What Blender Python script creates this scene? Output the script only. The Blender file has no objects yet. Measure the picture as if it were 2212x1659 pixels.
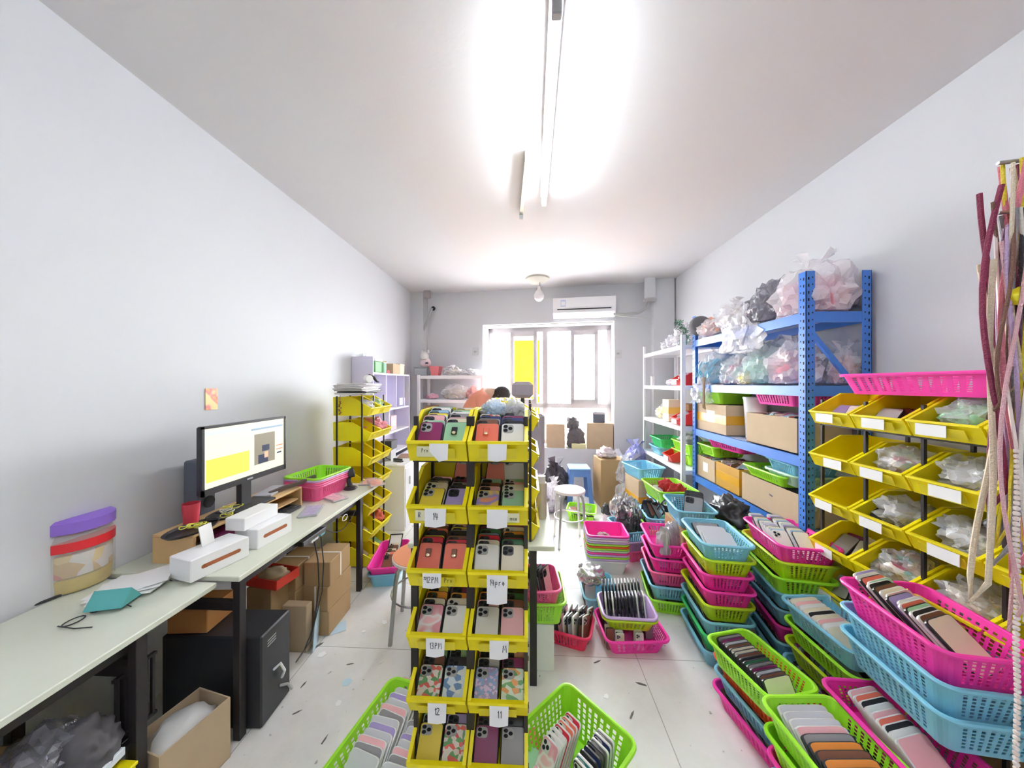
import bpy, bmesh, math, random
from mathutils import Vector, Matrix, Euler, noise
random.seed(7)
C = bpy.context.scene
COL = C.collection
PI = math.pi
R = math.radians

# ------------------------------------------------------------------ camera
F = 700.0                      # focal length in pixels of the 2212 px wide frame
YAW = math.atan(33 / F)
CAMZ = 1.5
cd = bpy.data.cameras.new('camera'); cam = bpy.data.objects.new('camera', cd); COL.objects.link(cam)
cd.sensor_width = 36; cd.lens = 36 * F / 2212; cd.clip_start = 0.03; cd.clip_end = 200
cam.location = (0, 0, CAMZ); cam.rotation_euler = (R(90), 0, YAW)
C.camera = cam
C.view_settings.view_transform = 'Standard'; C.view_settings.look = 'None'
C.view_settings.gamma = 1; C.view_settings.exposure = 2.48
C.view_settings.use_curve_mapping = False
C.cycles.use_denoising = True
C.cycles.max_bounces = 10; C.cycles.diffuse_bounces = 6; C.cycles.transparent_max_bounces = 16
C.cycles.caustics_reflective = False; C.cycles.caustics_refractive = False
C.cycles.sample_clamp_indirect = 8

# ------------------------------------------------------------------ world and sun
W = bpy.data.worlds.new('world'); C.world = W; W.use_nodes = True
bgn = W.node_tree.nodes['Background']; bgn.inputs[0].default_value = (0.93, 0.97, 1.0, 1); bgn.inputs[1].default_value = 7.5
sd = bpy.data.lights.new('sun', 'SUN'); sd.energy = 1.2; sd.angle = R(1.5); sd.color = (1, .95, .86)
sun = bpy.data.objects.new('sun', sd); COL.objects.link(sun)
sun.rotation_euler = Euler((R(-48), 0, R(-14)))
TUBE_POWER = 19.0

# ------------------------------------------------------------------ pixel rays onto known planes
_s, _c = math.sin(YAW), math.cos(YAW)
def ray(px, py):
    a = (px - 1106) / F; b = (829.5 - py) / F
    return Vector((-_s + a * _c, _c + a * _s, b))
def atz(px, py, z):
    d = ray(px, py); t = (z - CAMZ) / d.z
    return d.x * t, d.y * t
def aty(px, py, y):
    d = ray(px, py); t = y / d.y
    return d.x * t, CAMZ + d.z * t
def atx(px, py, x):
    d = ray(px, py); t = x / d.x
    return d.y * t, CAMZ + d.z * t

# ------------------------------------------------------------------ materials
MATS = {}
def mat(name, col, rough=.5, metal=0, spec=.5, emit=None, es=0, alpha=1, bump=0, bscale=60, vary=0, vscale=8, coat=0):
    if name in MATS: return MATS[name]
    m = bpy.data.materials.new(name); m.use_nodes = True
    nt = m.node_tree; b = nt.nodes['Principled BSDF']
    c4 = (col[0], col[1], col[2], 1)
    b.inputs['Base Color'].default_value = c4
    b.inputs['Roughness'].default_value = rough; b.inputs['Metallic'].default_value = metal
    b.inputs['Specular IOR Level'].default_value = spec
    b.inputs['Alpha'].default_value = alpha
    if coat: b.inputs['Coat Weight'].default_value = coat
    if emit: b.inputs['Emission Color'].default_value = (*emit, 1); b.inputs['Emission Strength'].default_value = es
    if bump or vary:
        tc = nt.nodes.new('ShaderNodeTexCoord'); n = nt.nodes.new('ShaderNodeTexNoise')
        n.inputs['Scale'].default_value = bscale if bump else vscale; n.inputs['Detail'].default_value = 4
        nt.links.new(tc.outputs['Object'], n.inputs['Vector'])
        if bump:
            bp = nt.nodes.new('ShaderNodeBump'); bp.inputs['Strength'].default_value = bump; bp.inputs['Distance'].default_value = .01
            nt.links.new(n.outputs['Fac'], bp.inputs['Height']); nt.links.new(bp.outputs['Normal'], b.inputs['Normal'])
        if vary:
            n2 = nt.nodes.new('ShaderNodeTexNoise'); n2.inputs['Scale'].default_value = vscale; n2.inputs['Detail'].default_value = 5
            nt.links.new(tc.outputs['Object'], n2.inputs['Vector'])
            mx = nt.nodes.new('ShaderNodeMix'); mx.data_type = 'RGBA'
            mx.inputs['A'].default_value = c4; mx.inputs['B'].default_value = tuple(max(0, v * (1 - vary)) for v in col) + (1,)
            nt.links.new(n2.outputs['Fac'], mx.inputs['Factor']); nt.links.new(mx.outputs['Result'], b.inputs['Base Color'])
    MATS[name] = m
    return m
def film(name, col, alpha=.3, rough=.18):
    """crinkled clear plastic film"""
    if name in MATS: return MATS[name]
    m = mat(name, col, .10, spec=1.0, alpha=alpha, bump=.6, bscale=40)
    return m
def pattern(name, cols, scale=60, kind='voronoi'):
    """printed pattern made of a few colours"""
    if name in MATS: return MATS[name]
    m = bpy.data.materials.new(name); m.use_nodes = True; nt = m.node_tree; b = nt.nodes['Principled BSDF']
    b.inputs['Roughness'].default_value = .35
    tc = nt.nodes.new('ShaderNodeTexCoord')
    if kind == 'voronoi':
        t = nt.nodes.new('ShaderNodeTexVoronoi'); t.inputs['Scale'].default_value = scale; out = t.outputs['Color']
        sp = nt.nodes.new('ShaderNodeSeparateColor'); nt.links.new(out, sp.inputs[0]); out = sp.outputs[0]
    elif kind == 'wave':
        t = nt.nodes.new('ShaderNodeTexWave'); t.inputs['Scale'].default_value = scale; t.inputs['Distortion'].default_value = 3; out = t.outputs['Fac']
    else:
        t = nt.nodes.new('ShaderNodeTexNoise'); t.inputs['Scale'].default_value = scale; t.inputs['Detail'].default_value = 1; out = t.outputs['Fac']
    nt.links.new(tc.outputs['Object'], t.inputs['Vector'])
    cr = nt.nodes.new('ShaderNodeValToRGB'); cr.color_ramp.interpolation = 'CONSTANT' if kind != 'noise' else 'EASE'
    e = cr.color_ramp.elements; lo, hi = (0, 1) if kind != 'noise' else (.35, .65)
    e[0].position = lo; e[0].color = (*cols[0], 1); e[1].position = lo + (hi - lo) * (len(cols) - 1) / len(cols); e[1].color = (*cols[-1], 1)
    for i in range(1, len(cols) - 1):
        q = e.new(lo + (hi - lo) * i / len(cols)); q.color = (*cols[i], 1)
    nt.links.new(out, cr.inputs[0]); nt.links.new(cr.outputs[0], b.inputs['Base Color'])
    MATS[name] = m
    return m

M_WALL = mat('wall_paint', (.645, .65, .675), .6, spec=.3, bump=.08, bscale=30, vary=.03, vscale=1.5)
M_CEIL = mat('ceiling_paint', (.66, .64, .645), .7, spec=.2, bump=.08, bscale=30, vary=.03, vscale=1.2)
M_WHITE = mat('white_enamel', (.86, .86, .88), .35)
M_PVC = mat('white_pvc', (.45, .42, .42), .4)
M_GREYPL = mat('grey_plastic', (.42, .42, .42), .5)
M_STEEL = mat('steel_tube', (.45, .44, .43), .28, metal=.9)
M_BLACK = mat('black_metal', (.025, .02, .022), .4)
M_BLKPL = mat('black_plastic', (.03, .03, .035), .35)
M_DESK = mat('desk_laminate', (.68, .71, .60), .35, vary=.05, vscale=14)
M_YEL = mat('yellow_plastic', (.90, .76, .005), .38, vary=.06, vscale=5)
M_CARD = mat('cardboard', (.47, .31, .16), .8, spec=.15, vary=.15, vscale=9)
M_CARDL = mat('pale_cardboard', (.60, .46, .31), .8, spec=.15, vary=.18, vscale=9)
M_TAPE = mat('amber_tape', (.72, .38, .03), .2)
M_PAPER = mat('white_paper', (.86, .86, .85), .8, spec=.1)
M_INK = mat('black_ink', (.02, .02, .03), .7)
M_BLUEINK = mat('blue_ink', (.05, .07, .35), .7)
M_LILAC = mat('lilac_board', (.66, .63, .80), .5)
M_WOOD = mat('light_wood', (.72, .47, .22), .5, vary=.18, vscale=12)
M_BLUE = mat('blue_enamel', (.06, .22, .70), .35)
M_BLUEW = mat('pale_blue_enamel', (.50, .60, .86), .35)
M_DARK = mat('dark_hole', (.01, .01, .015), .8)

BASK = {
 'pink': (.93, .045, .40), 'light blue': (.22, .56, .74), 'lime green': (.36, .80, .03), 'yellow-green': (.52, .74, .015),
 'emerald green': (.06, .60, .17), 'red': (.80, .02, .10), 'orange-red': (.85, .10, .015), 'lilac': (.62, .46, .78), 'rose': (.90, .12, .32),
 'pale green': (.50, .72, .50), 'white': (.8, .8, .8), 'blue': (.10, .30, .70)}
def bask_mat(c): return mat('basket_' + c.replace(' ', '_').replace('-', '_'), BASK[c], .38)

CASEC = {
 'coral': (.85, .20, .13), 'mint': (.35, .62, .40), 'pearl white': (.82, .82, .80), 'yellow': (.88, .70, .08), 'plum': (.28, .03, .14),
 'lavender': (.42, .34, .66), 'black': (.03, .03, .035), 'brown': (.24, .10, .06), 'navy': (.04, .06, .20), 'teal': (.05, .35, .36),
 'pale pink': (.88, .48, .50), 'red': (.70, .03, .06), 'cream': (.80, .72, .56), 'orange': (.90, .32, .06), 'forest green': (.05, .20, .09),
 'sky blue': (.38, .60, .80), 'grey': (.32, .31, .32), 'silver': (.62, .62, .66)}
CASEP = {
 'floral': ([(.85, .80, .75), (.80, .15, .12), (.85, .78, .70), (.15, .40, .15)], 70, 'voronoi'),
 'polka-dot lilac': ([(.42, .36, .62), (.75, .60, .85), (.30, .45, .75)], 110, 'voronoi'),
 'rainbow marbled': ([(.85, .35, .2), (.35, .3, .75), (.9, .65, .15)], 14, 'noise'),
 'green-and-orange floral': ([(.75, .85, .65), (.15, .45, .12), (.90, .40, .08), (.75, .85, .65)], 60, 'voronoi'),
 'pink-and-white marbled': ([(.90, .55, .60), (.88, .84, .84), (.80, .35, .42)], 16, 'noise'),
 'blue leafy': ([(.70, .80, .88), (.15, .28, .55), (.80, .84, .84)], 55, 'voronoi')}
def case_mat(c):
    if c in CASEP:
        a = CASEP[c]; return pattern('case_' + c.replace(' ', '_').replace('-', '_'), a[0], a[1], a[2])
    return mat('case_' + c.replace(' ', '_').replace('-', '_'), CASEC[c], .32)

# ------------------------------------------------------------------ mesh builder
class MB:
    def __init__(s): s.v = []; s.f = []; s.m = []; s.sm = []
    def add(s, vs, fs, mi=0, M=None, smooth=False):
        o = len(s.v)
        s.v += [tuple(M @ Vector(p)) if M is not None else tuple(p) for p in vs]
        for f in fs: s.f.append([i + o for i in f]); s.m.append(mi); s.sm.append(smooth)
        return s
    def box(s, x, y, z, sx, sy, sz, mi=0, M=None, bev=0):
        """x,y,z is the middle of the bottom face"""
        hx, hy = sx / 2, sy / 2
        b = min(bev, hx * .9, hy * .9, sz * .45)
        if b <= 0:
            vs = [(x+i*hx, y+j*hy, z+k*sz) for k in (0, 1) for j in (-1, 1) for i in (-1, 1)]
            return s.add(vs, [(0,2,3,1),(4,5,7,6),(0,1,5,4),(2,6,7,3),(0,4,6,2),(1,3,7,5)], mi, M)
        rings = []
        def ring(inset, zz): return [(x-hx+inset+b*(0 if inset else 1)*0, 0, zz)]
        def oct_(ax, ay, cb, zz):
            return [(x-ax+cb,y-ay,zz),(x+ax-cb,y-ay,zz),(x+ax,y-ay+cb,zz),(x+ax,y+ay-cb,zz),(x+ax-cb,y+ay,zz),(x-ax+cb,y+ay,zz),(x-ax,y+ay-cb,zz),(x-ax,y-ay+cb,zz)]
        L = [oct_(hx-b, hy-b, b*.3, z), oct_(hx, hy, b, z+b), oct_(hx, hy, b, z+sz-b), oct_(hx-b, hy-b, b*.3, z+sz)]
        vs = [p for l in L for p in l]; fs = [tuple(range(7, -1, -1)), tuple(range(24, 32))]
        for k in range(3):
            for i in range(8):
                j = (i + 1) % 8; fs.append((k*8+i, k*8+j, k*8+8+j, k*8+8+i))
        return s.add(vs, fs, mi, M)
    def prism(s, poly, axis, a0, a1, mi=0, M=None):
        """extrude a 2D polygon (in the two other axes) along axis from a0 to a1"""
        n = len(poly)
        def P(p, a):
            return (a, p[0], p[1]) if axis == 0 else ((p[0], a, p[1]) if axis == 1 else (p[0], p[1], a))
        vs = [P(p, a0) for p in poly] + [P(p, a1) for p in poly]
        fs = [tuple(range(n)), tuple(range(2*n-1, n-1, -1))] + [(i, i+n, (i+1) % n + n, (i+1) % n) for i in range(n)]
        return s.add(vs, fs, mi, M)
    def tube(s, pts, r, n=8, mi=0, M=None, caps=True):
        pts = [Vector(p) for p in pts]; rr = r if isinstance(r, (list, tuple)) else [r] * len(pts)
        vs = []; fs = []; up = None
        for i, p in enumerate(pts):
            t = (pts[min(i+1, len(pts)-1)] - pts[max(i-1, 0)])
            if t.length < 1e-9: t = Vector((0, 0, 1))
            t.normalize()
            if up is None: up = t.orthogonal().normalized()
            else:
                up = up - t * up.dot(t)
                up = up.normalized() if up.length > 1e-6 else t.orthogonal().normalized()
            w = t.cross(up)
            for k in range(n):
                a = 2 * PI * k / n; vs.append(p + (up * math.cos(a) + w * math.sin(a)) * rr[i])
        for i in range(len(pts) - 1):
            for k in range(n):
                j = (k + 1) % n; fs.append((i*n+k, i*n+j, (i+1)*n+j, (i+1)*n+k))
        if caps: fs += [tuple(range(n-1, -1, -1)), tuple(range((len(pts)-1)*n, len(pts)*n))]
        return s.add(vs, fs, mi, M, True)
    def lathe(s, prof, n=24, mi=0, M=None, x=0, y=0):
        vs = []; fs = []
        for r, z in prof:
            for k in range(n): a = 2*PI*k/n; vs.append((x + r*math.cos(a), y + r*math.sin(a), z))
        for i in range(len(prof) - 1):
            for k in range(n):
                j = (k+1) % n; fs.append((i*n+k, i*n+j, (i+1)*n+j, (i+1)*n+k))
        if prof[0][0] > 1e-5: fs.append(tuple(range(n-1, -1, -1)))
        if prof[-1][0] > 1e-5: fs.append(tuple(range((len(prof)-1)*n, len(prof)*n)))
        return s.add(vs, fs, mi, M, True)
    def mesh(s, name, mats):
        me = bpy.data.meshes.new(name); me.from_pydata(s.v, [], s.f)
        for m in (mats if isinstance(mats, (list, tuple)) else [mats]): me.materials.append(m)
        me.polygons.foreach_set('material_index', s.m); me.polygons.foreach_set('use_smooth', s.sm)
        me.update(); 
        if any(s.sm):
            try: me.set_sharp_from_angle(angle=R(40))
            except Exception: pass
        return me
    def obj(s, name, mats, parent=None, loc=None):
        bm_fix = s.mesh(name, mats)
        b = bmesh.new(); b.from_mesh(bm_fix); bmesh.ops.recalc_face_normals(b, faces=b.faces); b.to_mesh(bm_fix); b.free()
        return link(name, bm_fix, parent, loc)
def link(name, me, parent=None, loc=None, rot=None):
    o = bpy.data.objects.new(name, me); COL.objects.link(o)
    if parent: o.parent = parent
    if loc is not None: o.location = loc
    if rot is not None: o.rotation_euler = rot
    return o
LABELS = {}
def tag(o, label, cat, group=None, kind=None):
    o['label'] = label; o['category'] = cat
    if group: o['group'] = group
    if kind: o['kind'] = kind
    return o
def thing(name, label, cat, loc=(0, 0, 0), rz=0, group=None, kind=None):
    o = bpy.data.objects.new(name, None); COL.objects.link(o); o.empty_display_size = .05
    o.location = loc; o.rotation_euler = (0, 0, rz)
    return tag(o, label, cat, group, kind)
def struct(name, mb, mats, parent=None):
    o = mb.obj(name, mats, parent)
    if parent is None: o['kind'] = 'structure'
    return o
def setmat(o, i, m):
    o.material_slots[i].link = 'OBJECT'; o.material_slots[i].material = m
def copy_tree(o, parent=None):
    c = o.copy(); COL.objects.link(c); c.parent = parent
    for ch in list(o.children): copy_tree(ch, c)
    return c
ORD = ['first', 'second', 'third', 'fourth', 'fifth', 'sixth', 'seventh', 'eighth', 'ninth', 'tenth', 'eleventh', 'twelfth', 'thirteenth',
       'fourteenth', 'fifteenth', 'sixteenth', 'seventeenth', 'eighteenth', 'nineteenth', 'twentieth', 'twenty-first', 'twenty-second']

# ================================================================== THE ROOM
XL, XR, ZC = -1.78, 1.96, 2.9
YF = -1.6
BL = Vector((XL, 4.99)); BR = Vector((XR, 4.51))           # the back wall runs a little askew
bdir = (BR - BL).normalized(); BLEN = (BR - BL).length; bnor = Vector((-bdir.y, bdir.x))   # bnor points outside
BANG = math.atan2(bdir.y, bdir.x)
BM = Matrix.Translation((BL.x, BL.y, 0)) @ Matrix.Rotation(BANG, 4, 'Z')   # local x along the wall, y outward
def onwall(px, py, off=0.0):
    d = ray(px, py); o = Vector((0, 0)); p0 = BL + bnor * off
    t = (p0 - o).dot(bnor) / Vector((d.x, d.y)).dot(bnor)
    p = Vector((d.x, d.y)) * t
    return (p - BL).dot(bdir), CAMZ + d.z * t

def tiles_material():
    m = bpy.data.materials.new('floor_tiles'); m.use_nodes = True; nt = m.node_tree; b = nt.nodes['Principled BSDF']
    tc = nt.nodes.new('ShaderNodeTexCoord'); br = nt.nodes.new('ShaderNodeTexBrick')
    br.offset = 0; br.inputs['Scale'].default_value = 1; br.inputs['Mortar Size'].default_value = .0022
    br.inputs['Brick Width'].default_value = .6; br.inputs['Row Height'].default_value = .6
    br.inputs['Color1'].default_value = (.80, .79, .77, 1); br.inputs['Color2'].default_value = (.83, .82, .80, 1); br.inputs['Mortar'].default_value = (.48, .46, .44, 1)
    nt.links.new(tc.outputs['Object'], br.inputs['Vector'])
    n = nt.nodes.new('ShaderNodeTexNoise'); n.inputs['Scale'].default_value = 2.2; n.inputs['Detail'].default_value = 6; n.inputs['Roughness'].default_value = .7
    nt.links.new(tc.outputs['Object'], n.inputs['Vector'])
    cr = nt.nodes.new('ShaderNodeValToRGB'); cr.color_ramp.elements[0].position = .3; cr.color_ramp.elements[0].color = (.86, .85, .83, 1)
    cr.color_ramp.elements[1].position = .6; cr.color_ramp.elements[1].color = (1, 1, 1, 1); nt.links.new(n.outputs['Fac'], cr.inputs[0])
    mx = nt.nodes.new('ShaderNodeMix'); mx.data_type = 'RGBA'; mx.blend_type = 'MULTIPLY'; mx.inputs['Factor'].default_value = 1
    nt.links.new(br.outputs['Color'], mx.inputs['A']); nt.links.new(cr.outputs[0], mx.inputs['B'])
    # scuffs and dirt specks
    n3 = nt.nodes.new('ShaderNodeTexNoise'); n3.inputs['Scale'].default_value = 26; n3.inputs['Detail'].default_value = 3
    nt.links.new(tc.outputs['Object'], n3.inputs['Vector'])
    c3 = nt.nodes.new('ShaderNodeValToRGB'); c3.color_ramp.elements[0].position = .24; c3.color_ramp.elements[0].color = (.45, .43, .40, 1)
    c3.color_ramp.elements[1].position = .31; c3.color_ramp.elements[1].color = (1, 1, 1, 1); nt.links.new(n3.outputs['Fac'], c3.inputs[0])
    m2 = nt.nodes.new('ShaderNodeMix'); m2.data_type = 'RGBA'; m2.blend_type = 'MULTIPLY'; m2.inputs['Factor'].default_value = 1
    nt.links.new(mx.outputs['Result'], m2.inputs['A']); nt.links.new(c3.outputs[0], m2.inputs['B'])
    nt.links.new(m2.outputs['Result'], b.inputs['Base Color'])
    b.inputs['Roughness'].default_value = .16; b.inputs['Specular IOR Level'].default_value = .45
    return m
fp = [(XL, YF), (XR, YF), (XR, BR.y), (XL, BL.y)]
struct('floor', MB().prism(fp, 2, -.1, 0), tiles_material())
struct('ceiling', MB().prism(fp, 2, ZC, ZC + .1), M_CEIL)
struct('wall_left', MB().box(XL - .05, (YF + 5.05) / 2, -.1, .1, 5.05 - YF, ZC + .2), M_WALL)
struct('wall_right', MB().box(XR + .05, (YF + 4.6) / 2, -.1, .1, 4.6 - YF, ZC + .2), M_WALL)
struct('wall_front', MB().box(.09, YF - .05, -.1, XR - XL + .2, .1, ZC + .2), M_WALL)
u0, ztop = onwall(1043, 702); u1, _ = onwall(1327, 695); _, zled = onwall(1200, 968)
wt = .12
w = MB()
w.box(u0 / 2, wt / 2, -.1, u0, wt, ZC + .2, 0, BM); w.box((u1 + BLEN) / 2, wt / 2, -.1, BLEN - u1, wt, ZC + .2, 0, BM)
w.box((u0 + u1) / 2, wt / 2, ztop, u1 - u0, wt, ZC + .1 - ztop, 0, BM); w.box((u0 + u1) / 2, wt / 2, -.1, u1 - u0, wt, zled + .1, 0, BM)
struct('wall_back', w, M_WALL)
# bay reveals
bay = .42
w = MB()
w.box(u0 - .03, wt + (bay - wt) / 2, zled - .1, .06, bay - wt + .1, ztop - zled + .2, 0, BM); w.box(u1 + .03, wt + (bay - wt) / 2, zled - .1, .06, bay - wt + .1, ztop - zled + .2, 0, BM)
w.box((u0 + u1) / 2, wt + (bay - wt) / 2, ztop, u1 - u0, bay - wt + .1, .06, 0, BM); w.box((u0 + u1) / 2, wt + (bay - wt) / 2, zled - .08, u1 - u0, bay - wt + .1, .08, 0, BM)
struct('trim_1', w, M_WALL)
# boxed-in pipes in both back corners
w = MB(); w.box(.11, -.06, 0, .22, .12, ZC, 0, BM); struct('trim_2', w, M_WALL)
w = MB(); w.box(BLEN - .13, -.07, 0, .26, .14, ZC, 0, BM); struct('trim_3', w, M_WALL)
# the window: frame, mullions, sashes, panes
M_GLASS = mat('window_glass', (.95, .97, 1), .02, spec=.3, alpha=.02)
win = thing('window_1', 'wide white framed sliding window letting in glaring daylight', 'window', kind='structure')
del win['category']
fy = bay - .03
zt = onwall(1200, 876, fy)[1]
fr = MB()
def fbar(ua, ub, za, zb, t=.06, mb=None): (mb or fr).box((ua+ub)/2, fy, za, abs(ub-ua), t, zb-za, 0, BM)
fbar(u0, u0+.06, zled, ztop); fbar(u1-.06, u1, zled, ztop); fbar(u0, u1, ztop-.07, ztop); fbar(u0, u1, zled, zled+.05)
fbar(u0, u1, zt-.035, zt+.035)
uc = onwall(1178, 800, fy)[0]; fbar(uc-.04, uc+.04, zled, ztop)
fr.obj('window_frame', M_PVC, win)
for (pa, pb) in ((1103, 1160), (1233, 1292)):
    ua, ub = onwall(pa, 800, fy - .05)[0], onwall(pb, 800, fy - .05)[0]
    sm_ = MB()
    for (a, b_, c_, d_) in ((ua, ua+.055, zt+.03, ztop-.07), (ub-.055, ub, zt+.03, ztop-.07), (ua, ub, ztop-.14, ztop-.07), (ua, ub, zt+.03, zt+.10)):
        sm_.box((a+b_)/2, fy-.055, c_, b_-a, .045, d_-c_, 0, BM)
    sh = sm_.obj('sliding_sash', M_PVC, win)
    MB().box((ua+ub)/2, fy-.055, zt+.08, ub-ua-.08, .006, ztop-zt-.2, 0, BM).obj('pane', M_GLASS, sh)
for (ua, ub, za, zb) in ((u0+.05, uc-.04, zled+.04, zt-.03), (uc+.04, u1-.05, zled+.04, zt-.03)):
    MB().box((ua+ub)/2, fy, za, ub-ua, .006, zb-za, 0, BM).obj('pane', M_GLASS, win)
# outside: railing, a yellow building
w = thing('balcony_railing', 'pale metal railing outside the window', 'railing')
rl = MB()
for i in range(34): rl.box(u0 + .02 + i * (u1-u0-.04)/33, bay + .25, zled + .1, .014, .014, .62, 0, BM)
rl.box((u0+u1)/2, bay+.25, zled+.72, u1-u0, .03, .03, 0, BM); rl.box((u0+u1)/2, bay+.25, zled+.08, u1-u0, .03, .03, 0, BM)
rl.obj('bars', M_WHITE, w)
for sgn in (u0+.01, u1-.01): MB().box(sgn, bay+.12, zled-.08, .03, .3, .84, 0, BM).obj('bracket', M_WHITE, w)
struct('ground', MB().box(0, 45, -4.2, 160, 79, .2), mat('pale_concrete', (.50, .485, .49), .9, vary=.2, vscale=.3))
M_BLD = mat('yellow_render', (.80, .30, .002), .9, spec=0, vary=.1, vscale=.6)
xb, zb = aty(1117, 735, 11.0); xb2, _ = aty(1150, 735, 11.0)
b = thing('building', 'yellow rendered building outside seen through the second window pane', 'building', ((xb+xb2)/2, 12.0, -4))
MB().box(0, 0, 0, xb2-xb+.5, 2.0, zb+4, 0, None, .02).obj('wall', M_BLD, b); MB().box(0, 0, zb+4, xb2-xb+.7, 2.2, .12).obj('roof', M_WHITE, b)

# ================================================================== CEILING AND BACK WALL FIXTURES
M_TUBE = mat('tube_glow', (1, 1, 1), .5, emit=(.86, .94, 1.0), es=TUBE_POWER)
tz = 2.80
(nx, ny) = atz(1203, 20, tz); (fx, fy_) = atz(1175, 440, tz)
t = thing('fluorescent_lamp', 'long lit fluorescent tube fixture glowing on the ceiling', 'ceiling light', (nx, ny, 0))
dx, dy = fx - nx, fy_ - ny; ln = math.hypot(dx, dy); t.rotation_euler.z = math.atan2(dy, dx) - PI/2
MB().box(0, ln/2, 2.845, .05, ln+.02, .055, 0, None, .006).obj('batten', M_WHITE, t)
MB().tube([(0, .03, tz), (0, ln-.03, tz)], .013, 12).obj('tube', M_TUBE, t)
for yy in (.005, ln-.015): MB().box(0, yy, tz-.022, .035, .03, .08, 0, None, .004).obj('lamp_holder', M_GREYPL if yy < .1 else M_WHITE, t)
MB().tube([(-.02, .02, 2.87), (-.04, -.25, 2.885), (-.03, -.6, 2.89)], .006, 6).obj('cable', M_GREYPL, t)
fill_lamp = thing('fluorescent_lamp', 'added unseen fill light shaped as a ceiling tube behind the viewpoint', 'ceiling light', (.15, -1.25, 0))  # added fill lamp out of view, brightens the floor and lower room
MB().box(0, .6, 2.845, .05, 1.22, .055, 0, None, .006).obj('batten', M_WHITE, fill_lamp); MB().tube([(0, .03, tz), (0, 1.17, tz)], .013, 12).obj('tube', M_TUBE, fill_lamp)
for yy in (.005, 1.185): MB().box(0, yy, tz-.022, .035, .03, .08, 0, None, .004).obj('lamp_holder', M_WHITE, fill_lamp)
(ax, ay) = atz(1140, 330, 2.88); (bx, by) = atz(1126, 460, 2.88)
t = thing('lamp_batten', 'short unlit lamp batten without tube on the ceiling', 'ceiling light', (ax, ay, 2.84)); ln = math.hypot(bx-ax, by-ay)
t.rotation_euler.z = math.atan2(by-ay, bx-ax) - PI/2
MB().box(0, ln/2, .02, .035, ln, .04, 0, None, .004).obj('channel', mat('aged_batten', (.55, .56, .50), .4), t)
MB().box(0, ln, -.01, .03, .02, .05).obj('lamp_holder', M_GREYPL, t); MB().box(0, 0, -.01, .03, .02, .05).obj('lamp_holder', M_GREYPL, t)
(cx, cy) = atz(1161, 606, 2.87)
t = thing('ceiling_lamp', 'old round ceiling rose with an unlit white bulb hanging below', 'ceiling light', (cx, cy, ZC))
MB().lathe([(.02, -.06), (.10, -.055), (.155, -.02), (.16, 0)], 28).obj('rose', mat('aged_cream', (.60, .57, .48), .5), t)
MB().tube([(.03, 0, -.06), (.035, 0, -.12)], .008, 8).obj('cord', M_GREYPL, t)
MB().lathe([(.018, -.11), (.02, -.15), (.045, -.18), (.068, -.225), (.06, -.27), (.03, -.30), (.001, -.305)], 20, x=.02).obj('bulb', mat('opal_bulb', (.85, .80, .82), .3), t)
# air conditioner
def wallroot(name, label, cat, px, py, off=0):
    u, z = onwall(px, py); p = BL + bdir * u - bnor * off
    return thing(name, label, cat, (p.x, p.y, z), BANG)
ua, za = onwall(1196, 688); ub, zb_ = onwall(1326, 645)
acw = (ub - ua); ach = zb_ - za
t = wallroot('air_conditioner', 'white wall air conditioner mounted above the window', 'air conditioner', 1196, 690)
ac = MB()
ac.prism([(0, 0), (-.12, .0), (-.19, .05), (-.21, .12), (-.21, ach), (0, ach)], 0, 0, acw); ac.obj('housing', M_WHITE, t)
MB().box(acw/2, -.165, .035, acw*.86, .012, .035, 0, Matrix.Translation((0, 0, 0))).obj('louver', M_PVC, t)
MB().box(acw/2, -.208, .085, acw*.86, .01, .012).obj('outlet_slot', M_DARK, t)
s_ = MB().box(.14, -.2115, ach-.12, .07, .003, .09).obj('energy_sticker', mat('sticker_blue', (.55, .62, .85), .5), t)
MB().box(.14, -.2135, ach-.105, .055, .002, .055).obj('sticker_print', M_PAPER, s_)
def wpts(lst, off): 
    out = []
    for (px, py) in lst:
        u, z = onwall(px, py); p = BL + bdir * u - bnor * off; out.append((p.x, p.y, z))
    return out
tag(MB().tube(wpts([(1322, 684), (1345, 684), (1372, 682), (1390, 672), (1397, 655)], .16), .018, 10).obj('refrigerant_hose', M_GREYPL), 'grey insulated hose running from the air conditioner to the corner pipe', 'hose')
tag(MB().tube(wpts([(1322, 686), (1350, 689), (1385, 692), (1398, 698), (1401, 706)], .16), .007, 8).obj('drain_hose', mat('pale_hose', (.62, .62, .60), .5)), 'thin pale drain hose under the thick grey hose beside the air conditioner', 'hose')
pb = wallroot('junction_box', 'white pipe cover box on the corner column under the ceiling', 'box', 1397, 650, .14)
MB().box(.0, -.04, -.02, .13, .08, .30, 0, None, .01).obj('cover', M_WALL, pb); MB().box(0, -.045, -.05, .15, .09, .03, 0, None, .006).obj('collar', M_PVC, pb)
t = thing('flexible_duct', 'grey corrugated flexible duct curving from a hole in the back wall', 'pipe')
hp = wpts([(938, 668), (930, 690), (920, 715), (905, 733), (893, 738), (884, 734), (886, 728)], .085)
MB().tube(hp, .02, 10).obj('hose', M_GREYPL, t)
u_, z_ = onwall(937, 667); pp = BL + bdir * u_ - bnor * .012
MB().lathe([(.001, 0), (.032, 0), (.034, .012), (.001, .012)], 16, M=Matrix.Translation((pp.x, pp.y, z_)) @ Matrix.Rotation(BANG, 4, 'Z') @ Matrix.Rotation(PI/2, 4, 'X')).obj('hole_collar', M_DARK, t)
(yy_, zz_) = atx(893, 650, XL + .02)
t = thing('pipe_bracket', 'white pipe clamp and thin cable high in the back corner', 'bracket', (XL + .28, 4.80, zz_))
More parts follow.
